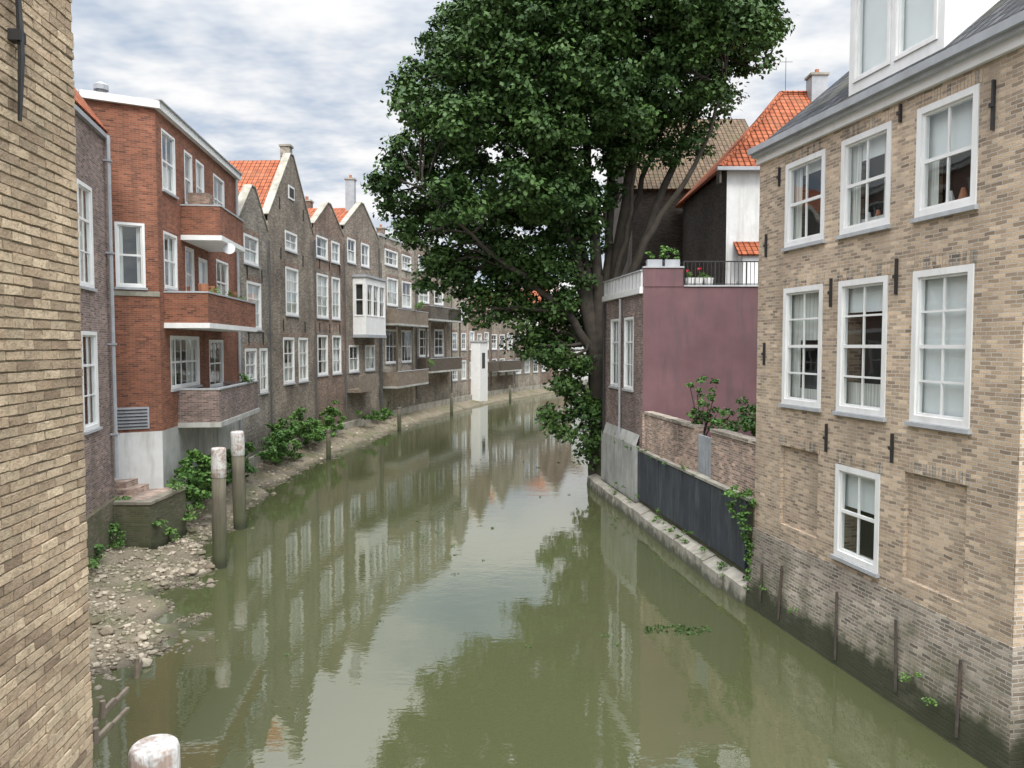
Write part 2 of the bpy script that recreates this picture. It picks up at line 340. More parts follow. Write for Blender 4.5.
def soldier(a,c,z0,z1):
    n=int((c-a)/.068); w=(c-a)/n
    for i in range(n):
        m='brick_tan' if random.random()<.6 else 'brick_plinth'
        b.box(RF,m,a+i*w+.005,a+(i+1)*w-.005,.001,.008+.004*random.random(),z0+.004*random.random(),z1+.01*random.random(),'lintels')
for h in holes:
    b.window(RF,*h[:4],cols=h[4],rows=h[5],style=h[6],fr=.11,bar=.035,dep=.03,rev=.5,mid=True)
    soldier(h[0]-.05,h[1]+.05,h[3]+.004,h[3]+.2)
for n_ in niches: soldier(n_[0]-.05,n_[1]+.05,n_[3]+.004,n_[3]+.2)
def pane(mat,a,c,z0,z1,d=-.17): b.poly(mat,[RF.pt(a,d,z0),RF.pt(c,d,z0),RF.pt(c,d,z1),RF.pt(a,d,z1)],'curtains')
a,c=cols3[1]; pane('blind',a,c,6.6,7.2); pane('curtain',a,c,4.75,5.3,-.19)
pane('blind',a,c,9.35,9.8); pane('curtain',a,c,8.05,8.3,-.2)
a,c=cols3[0]; pane('curtain',a,c,6.1,7.2); pane('curtain',a,a+.4,4.8,6.1); pane('curtain',a,c,4.8,5.1,-.19); pane('blind',a,c,9.5,9.8,-.19)
a,c=cols3[2]; pane('blind',a,c,8.98,9.8,-.19); pane('curtain',a,a+.3,8.05,8.98); pane('curtain',c-.2,c,8.05,8.98)
h=holes[6]; pane('blind',h[0],h[1],2.95,3.75)
for h,n in ((holes[2],2),(holes[4],3)):
    for i in range(n):
        s0=h[0]+.4+i*.27; b.tube('pot' if i%2 else 'dish',[RF.pt(s0,-.3,h[2]+.1),RF.pt(s0,-.3,h[2]+.2),RF.pt(s0,-.3,h[2]+.38)],[.05,.08,.03],8,'sill_ornaments')
def pl(z): return .02+(ZP-z)*.09
zz=[-.6,.3,1.1,ZP]
for z0,z1 in zip(zz,zz[1:]):
    b.poly('brick_plinth',[RF.pt(-.02,pl(z0),z0),RF.pt(L+pl(z0),pl(z0),z0),RF.pt(L+pl(z1),pl(z1),z1),RF.pt(-.02,pl(z1),z1)],'plinth')
    b.poly('brick_plinth',[RF.pt(L+pl(z0),pl(z0),z0),RF.pt(L+pl(z0),-9,z0),RF.pt(L+pl(z1),-9,z1),RF.pt(L+pl(z1),pl(z1),z1)],'plinth')
b.poly('brick_plinth',[RF.pt(-.02,.02,ZP),RF.pt(L+.02,.02,ZP),RF.pt(L+.02,-.1,ZP+.001),RF.pt(-.02,-.1,ZP+.001)],'plinth')
shell(b,RF,'brick_tan',ZP-.5,10.2,9)
b.box(RF,'white',-.03,L+.05,-.2,.08,10.05,10.2,'cornice'); b.box(RF,'sill',-.08,L+.15,-.2,.18,10.2,10.27,'cornice'); b.box(RF,'greypaint',-.1,L+.2,-.2,.26,10.27,10.40,'gutter')
b.box(RF,'white',L+.01,L+.08,-9,-.2,10.05,10.2,'cornice'); b.box(RF,'greypaint',L+.003,L+.25,-9.2,-.2,10.27,10.40,'gutter')
zr=10.40; sl=.84; hd=4.6; zt=zr+hd*sl
b.slab('tile_dark',[RF.pt(-.05,.1,zr),RF.pt(L+.1,.1,zr),RF.pt(L+.1,-hd,zt),RF.pt(-.05,-hd,zt)],.12,'roof')
b.slab('tile_dark',[RF.pt(-.05,-hd*2,zr),RF.pt(L+.1,-hd*2,zr),RF.pt(L+.1,-hd,zt),RF.pt(-.05,-hd,zt)],.12,'roof')
for s_ in (0,L): b.poly('brick_tan',[RF.pt(s_,0,10.2),RF.pt(s_,-9,10.2),RF.pt(s_,-4.6,zt-.2)],'gable')
DF=RF.shift(-.3); d0,d1=sY(14.85),sY(12.45); zb=10.62; zd=13.15
mid=(d0+d1)/2
dh=[(d0+.14,mid-.05,zb+.3,zd-.3),(mid+.05,d1-.14,zb+.3,zd-.3)]
b.wall(DF,'white',d0,d1,zb-.2,zd,dh,.3,part='dormer')
for h in dh: b.window(DF,*h,cols=1,rows=1,style='full',fr=.07,dep=.02,rev=.28,sill=False)
for s_ in (d0,d1):
    b.poly('white',[DF.pt(s_,0,zb-.2),DF.pt(s_,0,zd),DF.pt(s_,-3.2,zd),DF.pt(s_,-.2,zb-.2)],'dormer')
for i in range(9): b.box(DF,'white',d1+.001,d1+.012,-3.0+i*.0,-.02,zb+.1+i*.27,zb+.115+i*.27,'dormer_boards') if False else None
b.box(DF,'white',d0-.1,d1+.1,-3.3,.15,zd,zd+.16,'dormer_roof'); b.box(DF,'greypaint',d0-.14,d1+.14,-3.3,.2,zd+.16,zd+.2,'dormer_roof')
b.box(DF,'white',d0-.03,d1+.03,0,.06,zb-.1,zb-.0,'dormer_sill')
for s_,z,h in ((sY(14.8),7.0,.55),(sY(13.0),7.15,.6),(sY(13.0),4.25,.5),(sY(14.85),4.2,.55),(sY(11.1),9.4,.7),(sY(17.2),8.2,.5),(sY(17.2),5.8,.5),(sY(16.7),9.6,.4),(sY(13.0),9.85,.3)):
    b.box(RF,'iron',s_-.018,s_+.018,.002,.05,z-h/2,z+h/2,'wall_anchor'); b.box(RF,'iron',s_-.04,s_+.04,.05,.07,z-.03,z+.03,'wall_anchor')
for Y_,z0,z1,dx in ((16.2,.25,1.3,.05),(14.3,.2,1.35,.12),(12.7,.35,1.4,.15),(11.3,.25,1.3,.06),(17.0,.4,1.1,.1)):
    s_=sY(Y_); b.tube('rust',[RF.pt(s_+dx,pl(.4)+.05,z0-.1),RF.pt(s_,pl(1.2)+.03,z1)],.026,6,'iron_ties')
b.done()

# ---------------------------------------------------------------- near left brick wall (modelled bricks)
NF=Frame((-1.85,-5),(-2.86,5.1))
b=B('brick_house'); 
b.wall(NF,'brick_near',0,NF.L,-.5,11,[],.3); shell(b,NF,'brick_near',-.5,11,7); flat(b,NF,11,7)
bw,bh=.2,.0605
r_=0; z=1.8
while z<10.2:
    x=NF.L-(0 if r_%2 else bw/2)
    if r_%2==0: spans=[(NF.L-bw/2,NF.L)]
    else: spans=[]
    while x>NF.L-2.6: spans.append((x-bw,x)); x-=bw
    for (a,c) in spans:
        a2=a+.003+random.uniform(0,.004); c2=c-.003-random.uniform(0,.004) if c<NF.L-.01 else c+random.uniform(-.004,.006)
        z0=z+random.uniform(0,.004); z1=z+bh-.008-random.uniform(0,.005); d=random.uniform(.003,.012); j=lambda:random.uniform(-.003,.003)
        m0=(a2+c2)/2+random.uniform(-.03,.03)
        v0=[NF.pt(a2+j(),d+j(),z0+j()),NF.pt(m0,d+j(),z0+j()),NF.pt(c2+j(),d+j(),z0+j()),NF.pt(c2+j(),d+j(),z1+j()),NF.pt(m0,d+j(),z1+j()),NF.pt(a2+j(),d+j(),z1+j())]
        e_=.003; w0=[NF.pt(a2-e_,-.01,z0-e_),NF.pt(m0,-.01,z0-e_),NF.pt(c2+e_,-.01,z0-e_),NF.pt(c2+e_,-.01,z1+e_),NF.pt(m0,-.01,z1+e_),NF.pt(a2-e_,-.01,z1+e_)]
        b.poly('near_unit',v0,'facing_bricks')
        for k_ in range(6): b.poly('near_unit',[w0[k_],w0[(k_+1)%6],v0[(k_+1)%6],v0[k_]],'facing_bricks')
    z+=bh; r_+=1
s_=NF.L-.75
b.tube('iron',[NF.pt(s_,.04,7.25),NF.pt(s_,.06,7.6),NF.pt(s_,.04,8.4)],[.012,.02,.014],6,'wall_anchor'); b.box(NF,'iron',s_-.035,s_+.035,.0,.07,7.68,7.74,'wall_anchor')
b.done(weld=('near_unit',))

# ---------------------------------------------------------------- L1 purple-brown house
F=Frame((-7.96,8),(-11.2,21.5)); b=B('brick_house')
s=F.sY
holes=[(s(18.9),s(20.1),7.45,10.05,2,3,'net'),(s(18.9),s(20.2),3.85,6.35,2,3,'sides'),(s(12),s(13.4),7.55,10.1,2,3,None),(s(12),s(13.5),4.1,6.4,2,3,None)]
b.wall(F,'brick_dark',0,F.L,-.5,11.7,[h[:4] for h in holes],.4)
for h in holes: b.window(F,*h[:4],cols=h[4],rows=h[5],style=h[6],dep=.04,rev=.4,fr=.1)
shell(b,F,'brick_dark',-.5,11.7,8)
b.box(F,'greypaint',-.1,F.L+.1,0,.1,11.62,11.74,'gutter')
b.slab('tile_orange',[F.pt(-.1,.08,11.86),F.pt(F.L,.08,11.86),F.pt(F.L,-4,17.6),F.pt(-.1,-4,17.6)],.1,'roof')
b.slab('tile_orange',[F.pt(-.1,-8.1,11.86),F.pt(F.L,-8.1,11.86),F.pt(F.L,-4,17.6),F.pt(-.1,-4,17.6)],.1,'roof')
b.poly('brick_dark',[F.pt(F.L,0,11.7),F.pt(F.L,-8,11.7),F.pt(F.L,-4,17.4)],'gable')
b.tube('greypaint',[F.pt(F.L-.25,.12,11.7),F.pt(F.L-.25,.12,2.3)],.055,8,'downpipe')
for z in (3.5,6,8.5,11): b.box(F,'greypaint',F.L-.33,F.L-.17,.0,.2,z,z+.05,'pipe_clip')
b.box(F,'brick_moss',0,F.L,0,.12,-.5,1.75,'plinth')
b.done()

# ---------------------------------------------------------------- L2 red brick apartment house
A=(-12.2,22.27); C=(-10.6,23.2); D=(-11.7,33.1)
b=B('red_brick_apartment_house'); FA=Frame(A,C); FB=Frame(C,D); z0,z1=1.0,13.0
ha=[(.7,1.5,7.7,9.6,1,2,'sides')]
b.wall(FA,'brick_red',0,FA.L,3.4,z1,[h[:4] for h in ha],.35)
b.wall(FA,'white_render',0,FA.L,z0,3.4,[],.3,part='render_base')
for h in ha: b.window(FA,*h[:4],cols=h[4],rows=h[5],style=h[6],dep=.04,rev=.33)
b.box(FA,'greypaint',.5,1.5,.005,.05,3.5,4.15,'vent_grille')
for i in range(6): b.box(FA,'iron',.55,1.45,.052,.07,3.56+i*.1,3.59+i*.1,'vent_grille')
b.box(FA,'concrete',-.02,FA.L+.02,.001,.03,7.45,7.6,'string_course'); 
s=FB.sY
hb=[(s(23.7),s(25.0),10.75,12.6,2,2,'half'),(s(25.9),s(26.8),10.7,12.5,1,2,'none'),(s(27.2),s(28.2),10.7,12.5,1,2,'sides'),(s(29.4),s(31),10.7,12.5,2,2,'half'),
    (s(23.7),s(25.0),7.75,9.5,2,2,'sides'),(s(25.8),s(26.8),7.5,9.3,1,2,'none'),(s(27.3),s(28.4),6.7,9.1,1,1,'full'),(s(29.6),s(31.4),7.6,9.3,2,2,'half'),
    (s(24.1),s(27.2),4.6,6.3,5,2,'sides'),(s(28.4),s(30.4),4.4,6.2,2,2,'none')]
b.wall(FB,'brick_red',0,FB.L,3.4,z1,[h[:4] for h in hb],.4)
b.wall(FB,'concrete_light',0,FB.L,z0-1.5,3.4,[],.3,part='render_base')
for h in hb: b.window(FB,*h[:4],cols=h[4],rows=h[5],style=h[6],dep=.05,rev=.38)
for q in ([A,(-20,21.5)],[(-20,21.5),(-20,33.1)],[(-20,33.1),D]):
    (x0,y0),(x1,y1)=q; b.poly('brick_red',[(x0,y0,-.5),(x1,y1,-.5),(x1,y1,z1),(x0,y0,z1)],'walls')
b.poly('bitumen',[(*A,z1-.05),(*C,z1-.05),(*D,z1-.05),(-20,33.1,z1-.05),(-20,21.5,z1-.05)],'flat_roof')
b.box(FA,'white',-.1,FA.L+.12,-.2,.14,z1,z1+.22,'cornice'); b.box(FB,'white',.003,FB.L+.1,-.2,.16,z1+.002,z1+.222,'cornice')
b.box(FB,'greypaint',-.1,FB.L+.1,-.2,.22,z1+.224,z1+.26,'cornice_cap')
Fx=Frame((-20,21.5),A); b.box(Fx,'white',0,Fx.L-.1,-.2,.14,z1,z1+.22,'cornice')
b.tube('greypaint',[(-12.6,24,z1),(-12.6,24,z1+.8)],.14,8,'vent'); b.tube('greypaint',[(-12.6,24,z1+.8),(-12.6,24,z1+.95),(-12.6,24,z1+1.05)],[.22,.22,.05],8,'vent')
def balcony(y0,y1,zs,zt,dep,mat='brick_red',slabm='white',th=.12):
    a,c=s(y0),s(y1)
    b.box(FB,slabm,a-.04,c+.04,.002,dep+.05,zs-.16,zs,'balcony_slab')
    b.box(FB,mat,a,c,dep-th,dep,zs+.001,zt,'balcony_parapet')
    b.box(FB,mat,a,a+th,.002,dep-th-.001,zs+.001,zt,'balcony_parapet'); b.box(FB,mat,c-th,c,.002,dep-th-.001,zs+.001,zt,'balcony_parapet')
    b.box(FB,'sill',a-.02,c+.02,dep-th-.02,dep+.03,zt+.001,zt+.05,'balcony_coping'); b.box(FB,'sill',a-.02,a+th+.02,.002,dep-th-.022,zt+.001,zt+.05,'balcony_coping')
balcony(25.4,28.6,9.6,10.55,1.25); balcony(23.6,30.2,6.68,7.6,1.3); balcony(24.7,30.4,3.5,4.55,1.3,'brick_dark','concrete_light')
P=FB.pt(s(26.2),1.35,9.25)
b.tube('dish',[P+np.array([-.02,-.0,0]),P+np.array([.0,-.08,.02])],[.05,.2],14,'satellite_dish'); b.tube('iron',[FB.pt(s(26.2),1.2,9.55),P],.02,6,'dish_arm')
b.box(FB,'brick_brown',s(25.5),s(26.0),.2,.9,10.6,11.0,'planter'); 
for yy in (24.2,25.2,27.9): 
    p=FB.pt(s(yy),1.0,7.62); b.tube('pot',[p,p+np.array([0,0,.3])],[.12,.17],8,'flower_pot')
b.tube('greypaint',[FB.pt(s(32.6),.1,12.9),FB.pt(s(32.6),.1,1.2)],.06,8,'downpipe')
b.done()

b=B('mossy_brick_quay')
b.box(W0,'brick_moss',-12.4,-9.95,-23.25,-20.9,-.5,1.62,'quay_wall')
for i in range(6):
    x0=-12.42+i*.42; b.box(W0,'quaytop',x0+.006,x0+.414,-21.2+.01*random.random(),-20.87,1.621,1.69+.012*random.random(),'coping_stones')
for i in range(5):
    y0=-23.26+i*.41; b.box(W0,'quaytop',-10.22,-9.91+.01*random.random(),y0+.006,y0+.404,1.621,1.69+.012*random.random(),'coping_stones')
b.box(W0,'brick_garden',-12.4,-10.23,-23.24,-21.21,1.622,1.66,'paving')
b.box(W0,'brick_garden',-12.0,-10.9,-22.9,-22.0,1.661,1.84,'step'); b.box(W0,'brick_garden',-12.2,-11.2,-22.9,-22.15,1.841,2.02,'step')
b.box(W0,'brick_moss',-12.2,-10.9,-20.9+.0,-20.1,-.5,.9,'low_step')
b.done()

# ---------------------------------------------------------------- other left houses
PTS=[(-11.7,33.12),(-11.75,37.3),(-11.4,44.5),(-10.8,49.7),(-9.7,56.5),(-8.1,64.2),(-5.8,72),(-4.4,77),(-2.4,83.9),(.2,90),(3.5,97),(8.3,107),(15.5,120),(26,134)]
def lhouse(i,name,mat,zt,za,holes,roof='tile_orange',depth=8,extra=None,fm='white',flatmat='sill'):
    p0,p1=PTS[i],PTS[i+1]; F=Frame(p0,p1)
    b=B(name); 
    hs=[]
    for h in holes: hs.append((F.sY(h[0]),F.sY(h[1]))+tuple(h[2:]))
    b.wall(F,mat,0,F.L,-.5,zt,[h[:4] for h in hs],.45)
    for h in hs:
        c=h[4] if len(h)>4 else 2; r=h[5] if len(h)>5 else 3; st=h[6] if len(h)>6 else None
        b.window(F,*h[:4],cols=c,rows=r,style=st,dep=.03,rev=.43,fr=.12,bar=.05,mat=fm)
        b.box(F,'brick_brown' if mat!='brick_brown' else 'brick_greyb',h[0]-.1,h[1]+.1,.002,.02,h[3]+.003,h[3]+.24,'lintels') if h[3]+.25<zt else None
    shell(b,F,mat,-.5,zt,depth)
    if za: gable(b,F,mat,zt,za,roof,depth)
    else: flat(b,F,zt,depth,flatmat)
    b.box(F,'concrete',.05,F.L-.05,.0,.15,-.5,1.0,'plinth')
    if extra: extra(b,F)
    b.done(); return F
def pipe(b,F,s_,z1): b.tube('pipe',[F.pt(s_,.1,z1),F.pt(s_,.1,1.5)],.045,6,'downpipe')
def anchors(b,F,zs,n):
    for z in zs:
        for i in range(n):
            s_=F.L*(i+.5)/n+random.uniform(-.2,.2); b.box(F,'iron',s_-.025,s_+.025,.002,.05,z-.3,z+.3,'wall_anchor')
def ex(b,F): pipe(b,F,F.L-.15,11); anchors(b,F,(9.2,6.3),2)
lhouse(0,'grey_brick_gabled_house','brick_grey',11.2,12.9,[(33.8,35.8,9.6,10.9,2,2,'half'),(34.1,36.1,6.7,8.85,2,3,'net'),(33.7,35.3,3.75,5.85,2,3,'half'),(35.75,36.95,3.75,5.85,2,3,'net')],'tile_brown',extra=ex)
def ex(b,F):
    pipe(b,F,F.L-.1,12); anchors(b,F,(10.6,7.0,13.1),2); chimney(b,-11.9,41.1,15.4,16.4,.5,'brick_grey',False)
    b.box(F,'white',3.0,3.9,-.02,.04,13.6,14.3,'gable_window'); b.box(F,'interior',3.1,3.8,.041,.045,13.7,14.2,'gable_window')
lhouse(1,'grey_brick_gabled_house','brick_greyb',12.0,15.7,[(39.7,41.6,10.9,11.9,2,2,'half'),(39.7,41.7,7.55,10.05,2,4,'net'),(39.2,40.9,4.0,6.4,2,3,'half'),(41.6,43.2,4.0,6.4,2,3,'net')],depth=10,extra=ex)
def ex(b,F):
    pipe(b,F,F.L-.1,12.5); anchors(b,F,(10.8,7.0),3); chimney(b,-12.8,48.5,13.5,14.9,.6)
lhouse(2,'brown_brick_gabled_house','brick_brown',12.7,14.3,[(44.9,46.8,11.1,12.4,2,2),(44.9,46.8,7.6,10.2,2,4,'net'),(47.4,48.9,7.6,10.2,2,3),(44.9,46.6,4.2,6.6,2,3),(47.4,49,4.2,6.6,2,3,'net'),(47.4,48.9,11.1,12.4,2,2)],depth=10,extra=ex)
def ex(b,F):
    s=F.sY; a,c=s(51.2),s(55.2)
    G=F.shift(.9)
    hb=[(a+.15+i*(c-a-.3)/3+.05,a+.15+(i+1)*(c-a-.3)/3-.05,7.9,10.1) for i in range(3)]
    b.wall(G,'white',a,c,6.7,10.5,hb,.3,part='oriel')
    for h in hb: b.window(G,*h,cols=1,rows=2,style='sides',sill=False,dep=.03,rev=.28,fr=.08)
    side=Frame(tuple(F.pt(a,0,0)[:2]),tuple(F.pt(a,.9,0)[:2])); sh=[(.12,.78,7.9,10.1)]
    b.wall(side,'white',0,.9,6.7,10.5,sh,.2,part='oriel'); b.window(side,*sh[0],cols=1,rows=2,style='none',sill=False,rev=.19,dep=.02,fr=.06)
    b.poly('white',[F.pt(c,0,6.7),F.pt(c,.9,6.7),F.pt(c,.9,10.5),F.pt(c,0,10.5)],'oriel')
    b.poly('white',[F.pt(a,0,6.7),F.pt(c,0,6.7),F.pt(c,.9,6.7),F.pt(a,.9,6.7)],'oriel')
    b.box(F,'greypaint',a-.1,c+.1,.0,1.0,10.5,10.65,'oriel_roof'); b.box(F,'greypaint',a-.05,c+.05,0,.95,6.5,6.7,'oriel_base')
    chimney(b,-11.0,53,14.8,17.2,.6,'greypaint'); pipe(b,F,F.L-.2,13)
    b.box(F,'wood_brown',.3,F.L-3,.001,.9,2.9,3.1,'balcony_floor'); b.box(F,'wood_brown',.3,F.L-3,.82,.9,3.1,4.0,'balcony_parapet')
lhouse(3,'brown_brick_gabled_house','brick_greyb',13.4,15.4,[(50.3,51.8,11.4,13.0,2,2),(52.8,54.4,11.4,13.0,2,2),(50.4,52.2,4.2,6.0,2,2),(53.4,55.4,4.2,6.0,2,2,'net')],'tile_orange',extra=ex)
def verandas(lv,mat='wood',dep=1.3,m=.3):
    def ex(b,F):
        for z in lv:
            b.box(F,'concrete_light',m,F.L-m,.001,dep,z-.15,z,'balcony_slab')
            n=int((F.L-2*m)/.16)
            for i in range(n):
                if z>5 and mat=='wood': b.box(F,'iron',m+.05+i*.16,m+.075+i*.16,dep-.06,dep-.03,z+.001,z+1.05,'balcony_bars')
                else: b.box(F,mat,m+.02+i*.16,m+.165+i*.16,dep-.08+.01*(i%2),dep-.01,z+.001,z+1.05,'balcony_boards')
            b.box(F,mat,m+.02,m+.1,.001,dep-.081,z+.001,z+1.05,'balcony_parapet'); b.box(F,mat,F.L-m-.1,F.L-m-.02,.001,dep-.081,z+.001,z+1.05,'balcony_parapet')
            b.box(F,'sill',m,F.L-m,dep-.1,dep+.01,z+1.051,z+1.1,'handrail')
        for q in (m+.15,F.L/2,F.L-m-.15): b.box(F,'wood',q-.06,q+.06,dep-.2,dep-.085,lv[0]+.001,lv[-1]-.152,'post') if len(lv)>1 else None
        pipe(b,F,.15,12 if lv[-1]>6 else 8.5); chimney(b,*(F.pt(F.L*.7,-2,0)[:2]),13 if lv[-1]>6 else 8,15.3 if lv[-1]>6 else 12,.6)
    return ex
lhouse(4,'grey_brick_house','brick_light',14.0,None,[(58.0,60.3,9.0,11.1,2,2,'net'),(61.2,63.4,9.0,11.1,2,2,'half'),(57.6,60.3,12,13.2,3,2),(61.2,63.4,12,13.2,3,2),(57.6,60.2,4.6,7.2,3,2,'none'),(61,63.4,4.6,7.2,3,2,'none')],extra=verandas([2.95,7.6],'wood_brown'))
lhouse(5,'grey_brick_house','brick_greyb',14.6,None,[(65,67.2,9.6,11.4),(68.3,70.4,9.6,11.4),(65,67.2,12.2,13.6,2,2),(68.3,70.4,12.2,13.6,2,2),(65,67.2,5,7.4),(68.3,70.4,5,7.4,2,3,'none')],extra=verandas([3.8,8.2],'wood'))
def auto(i,zt,n,z0=2.6,fh=2.9,w=1.5):
    (x0,y0),(x1,y1)=PTS[i],PTS[i+1]; r=[]; dy=(y1-y0)/n; z=z0
    while z+2.1<zt-.4:
        for k in range(n):
            m=y0+dy*(k+.5); 
            if random.random()<.88: r.append((m-w/2*.9,m+w/2*.9,z,z+random.choice((1.7,1.9)),2,random.choice((2,3))))
        z+=fh
    return r
lhouse(6,'buff_brick_gabled_house','brick_light',11.5,13.6,auto(6,11.5,2),'tile_orange',extra=lambda b,F:pipe(b,F,.2,11))
def ex(b,F):
    b.box(F,'white',.8,F.L-3.9,.002,1.0,-.5,6.3,'white_extension'); b.box(F,'sill',.7,F.L-3.8,.002,1.1,6.3,6.45,'extension_roof')
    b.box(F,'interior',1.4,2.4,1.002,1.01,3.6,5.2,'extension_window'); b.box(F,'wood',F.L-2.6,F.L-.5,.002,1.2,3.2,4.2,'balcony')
lhouse(7,'brown_brick_house','brick_brown',10.2,12.4,auto(7,10.2,3),'tile_brown',extra=ex)
lhouse(8,'brick_house','brick_greyb',9.2,11.8,auto(8,9.2,3),'tile_orange',extra=verandas([3.2],'wood',1.2))
lhouse(9,'buff_brick_house','brick_light',11,None,auto(9,11,3),extra=verandas([5.4],'wood_brown',1.0))
lhouse(10,'brick_house','brick_brown',10,13.5,auto(10,10,4),'tile_orange')
lhouse(11,'white_house','white_render',9,13,auto(11,9,5),'tile_brown')
lhouse(12,'brick_house','brick_brown',10,14.5,auto(12,10,5),'tile_orange')

# ---------------------------------------------------------------- right quay wall + garden wall
QF=Frame((3.766,31.2),(5.59,17.43)); q=lambda Y:(31.2-Y)/(31.2-17.43)*QF.L
b=B('quay_wall')
QL=q(17.56)
n=14
for i in range(n):
    a=-1.5+(QL+1.5)*i/n; c=-1.5+(QL+1.5)*(i+1)/n-.012; o=random.uniform(-.03,.03); h_=random.uniform(-.03,.03)
    dd=.36+o if i<n-1 else .26
    b.poly('concrete',[QF.pt(a,dd+.06,-.6),QF.pt(c,dd+.06,-.6),QF.pt(c,dd,.40+h_),QF.pt(a,dd,.40+h_)],'concrete_footing')
    b.poly('concrete',[QF.pt(a,dd,.40+h_),QF.pt(c,dd,.40+h_),QF.pt(c,.0,.55+h_),QF.pt(a,.0,.55+h_)],'concrete_footing')
    for e_ in (a,c): b.poly('concrete',[QF.pt(e_,dd+.06,-.6),QF.pt(e_,.0,-.6),QF.pt(e_,.0,.55+h_),QF.pt(e_,dd,.40+h_)],'concrete_footing')
b.box(QF,'brick_moss',-1.5,QL,-.35,0,-.5,2.38,'wall_core')
b.box(QF,'blackpanel',q(26.3),QL-.25,.001,.07,.72,2.36,'bitumen_panel')
for i in range(5): 
    s_=q(26.3)+(QL-.3-q(26.3))*(i+.0)/4; b.box(QF,'blackpanel',s_,s_+.05,.071,.085,.72,2.36,'panel_seams')
b.box(QF,'concrete_light',0.02,q(26.4),.001,.13,.56,2.5,'render_panel')
b.poly('concrete_light',[QF.pt(.3,.13,2.5),QF.pt(q(26.4),.13,2.5),QF.pt(q(26.4),.001,2.9),QF.pt(.3,.001,2.9)],'render_panel')
b.box(QF,'concrete',q(26.25),QL,-.35,.1,2.381,2.45,'coping')
b.done()
b=B('garden_wall')
g=[(q(26.05),q(21.45),3.66),(q(20.3),QL,3.7)]
for a,c,z in g:
    b.box(QF,'brick_garden',a,c,-.32,-.08,2.451,z,'brickwork')
    x=a
    while x<c-.12: b.box(QF,'brick_plinth',x+.004,min(x+.1,c)-.004,-.36,-.04+.008*random.random(),z,z+.085+.012*random.random(),'capping_bricks'); x+=.1
for a in (q(24.2),q(22.9)): b.box(QF,'brick_garden',a-.15,a+.15,-.078,-.02,2.451,3.6,'buttress')
b.done()
b=B('garden_gate'); b.box(QF,'greypaint',q(21.43),q(20.32),-.22,-.16,2.46,3.5,'gate_panel')
for i in range(5):
    s_=q(21.43)+(q(20.32)-q(21.43))*(i+.5)/5; b.box(QF,'greypaint',s_-.02,s_+.02,-.159,-.145,2.5,3.46,'gate_slats')
b.done()

# ---------------------------------------------------------------- purple house
b=B('purple_rendered_house'); F=Frame((3.766,31.2),(4.44,26.1)); q2=lambda Y:(31.2-Y)/5.1*F.L
hs=[(q2(30.3),q2(29.1),4.4,7.0),(q2(28.4),q2(27.2),4.4,7.0)]
b.wall(F,'brick_dark',0,F.L,2.3,7.85,hs,.4)
for h in hs: b.window(F,*h,cols=2,rows=3,style='net',dep=.04,rev=.38)
PF=Frame((4.44,26.1),(14,26.1))
b.wall(PF,'purple',.001,9.56,1.5,7.97,[],.3); 
b.box(PF,'purple',0,1.33,-.2,.02,7.971,8.6,'parapet'); b.box(PF,'sill',-.02,1.36,-.24,.05,8.6,8.65,'parapet_coping'); b.box(PF,'sill',1.361,9.56,-.24,.04,7.971,8.02,'parapet_coping')
b.poly('brick_dark',[(14,26.1,1),(14,31.2,1),(14,31.2,7.9),(14,26.1,7.9)],'walls'); b.poly('brick_dark',[(14,31.2,1),(3.766,31.2,1),(3.766,31.2,7.9),(14,31.2,7.9)],'walls')
b.poly('bitumen',[(4.44,26.1,7.88),(14,26.1,7.88),(14,31.2,7.88),(3.766,31.2,7.88)],'terrace_floor')
b.box(F,'white',-.05,F.L-.05,-.05,.12,7.75,7.95,'fascia'); 
b.box(F,'white',-.02,F.L-.1,-.03,.05,7.95,8.5,'white_balustrade')
for i in range(12):
    s_=.1+i*(F.L-.3)/11; b.box(F,'sill',s_-.02,s_+.02,.051,.07,7.96,8.5,'balustrade_ribs')
b.box(F,'sill',-.05,F.L-.08,-.06,.09,8.5,8.55,'balustrade_cap')
b.tube('iron',[F.pt(.2,.1,7.7),F.pt(.2,.1,2.4)],.05,6,'downpipe')
b.tube('greypaint',[F.pt(2.6,.1,7.7),F.pt(2.6,.1,2.6)],.04,6,'downpipe')
b.box(PF,'brick_garden',0,.35,.0021,.05,2.4,3.7,'quoin')
b.done()
b=B('iron_railing'); RL=Frame((5.85,26.35),(12,26.35))
b.box(RL,'iron',0,RL.L,-.02,.02,8.82,8.86,'top_rail'); b.box(RL,'iron',0,RL.L,-.015,.015,8.06,8.09,'bottom_rail')
n=46
for i in range(n+1):
    s_=RL.L*i/n; w=.02 if i%8==0 else .008; b.box(RL,'iron',s_-w,s_+w,-w-.001,w+.001,7.9,8.819,'bars')
b.box(Frame((5.85,26.35),(5.85,31)),'iron',0.05,4.6,-.02,.02,8.82,8.86,'side_rail')
b.done()
b=B('planter_box'); 
for x in (4.6,5.2): b.box(Frame((x,26.25),(x+.5,26.25)),'greypaint',0,.5,-.35,-.02,8.66,8.9,'trough')
b.done()
b=B('flower_pots')
for x in (6.1,6.4,6.75): b.tube('white',[(x,26.55,7.9),(x,26.55,8.3)],[.12,.17],10,'pot')
b.done()

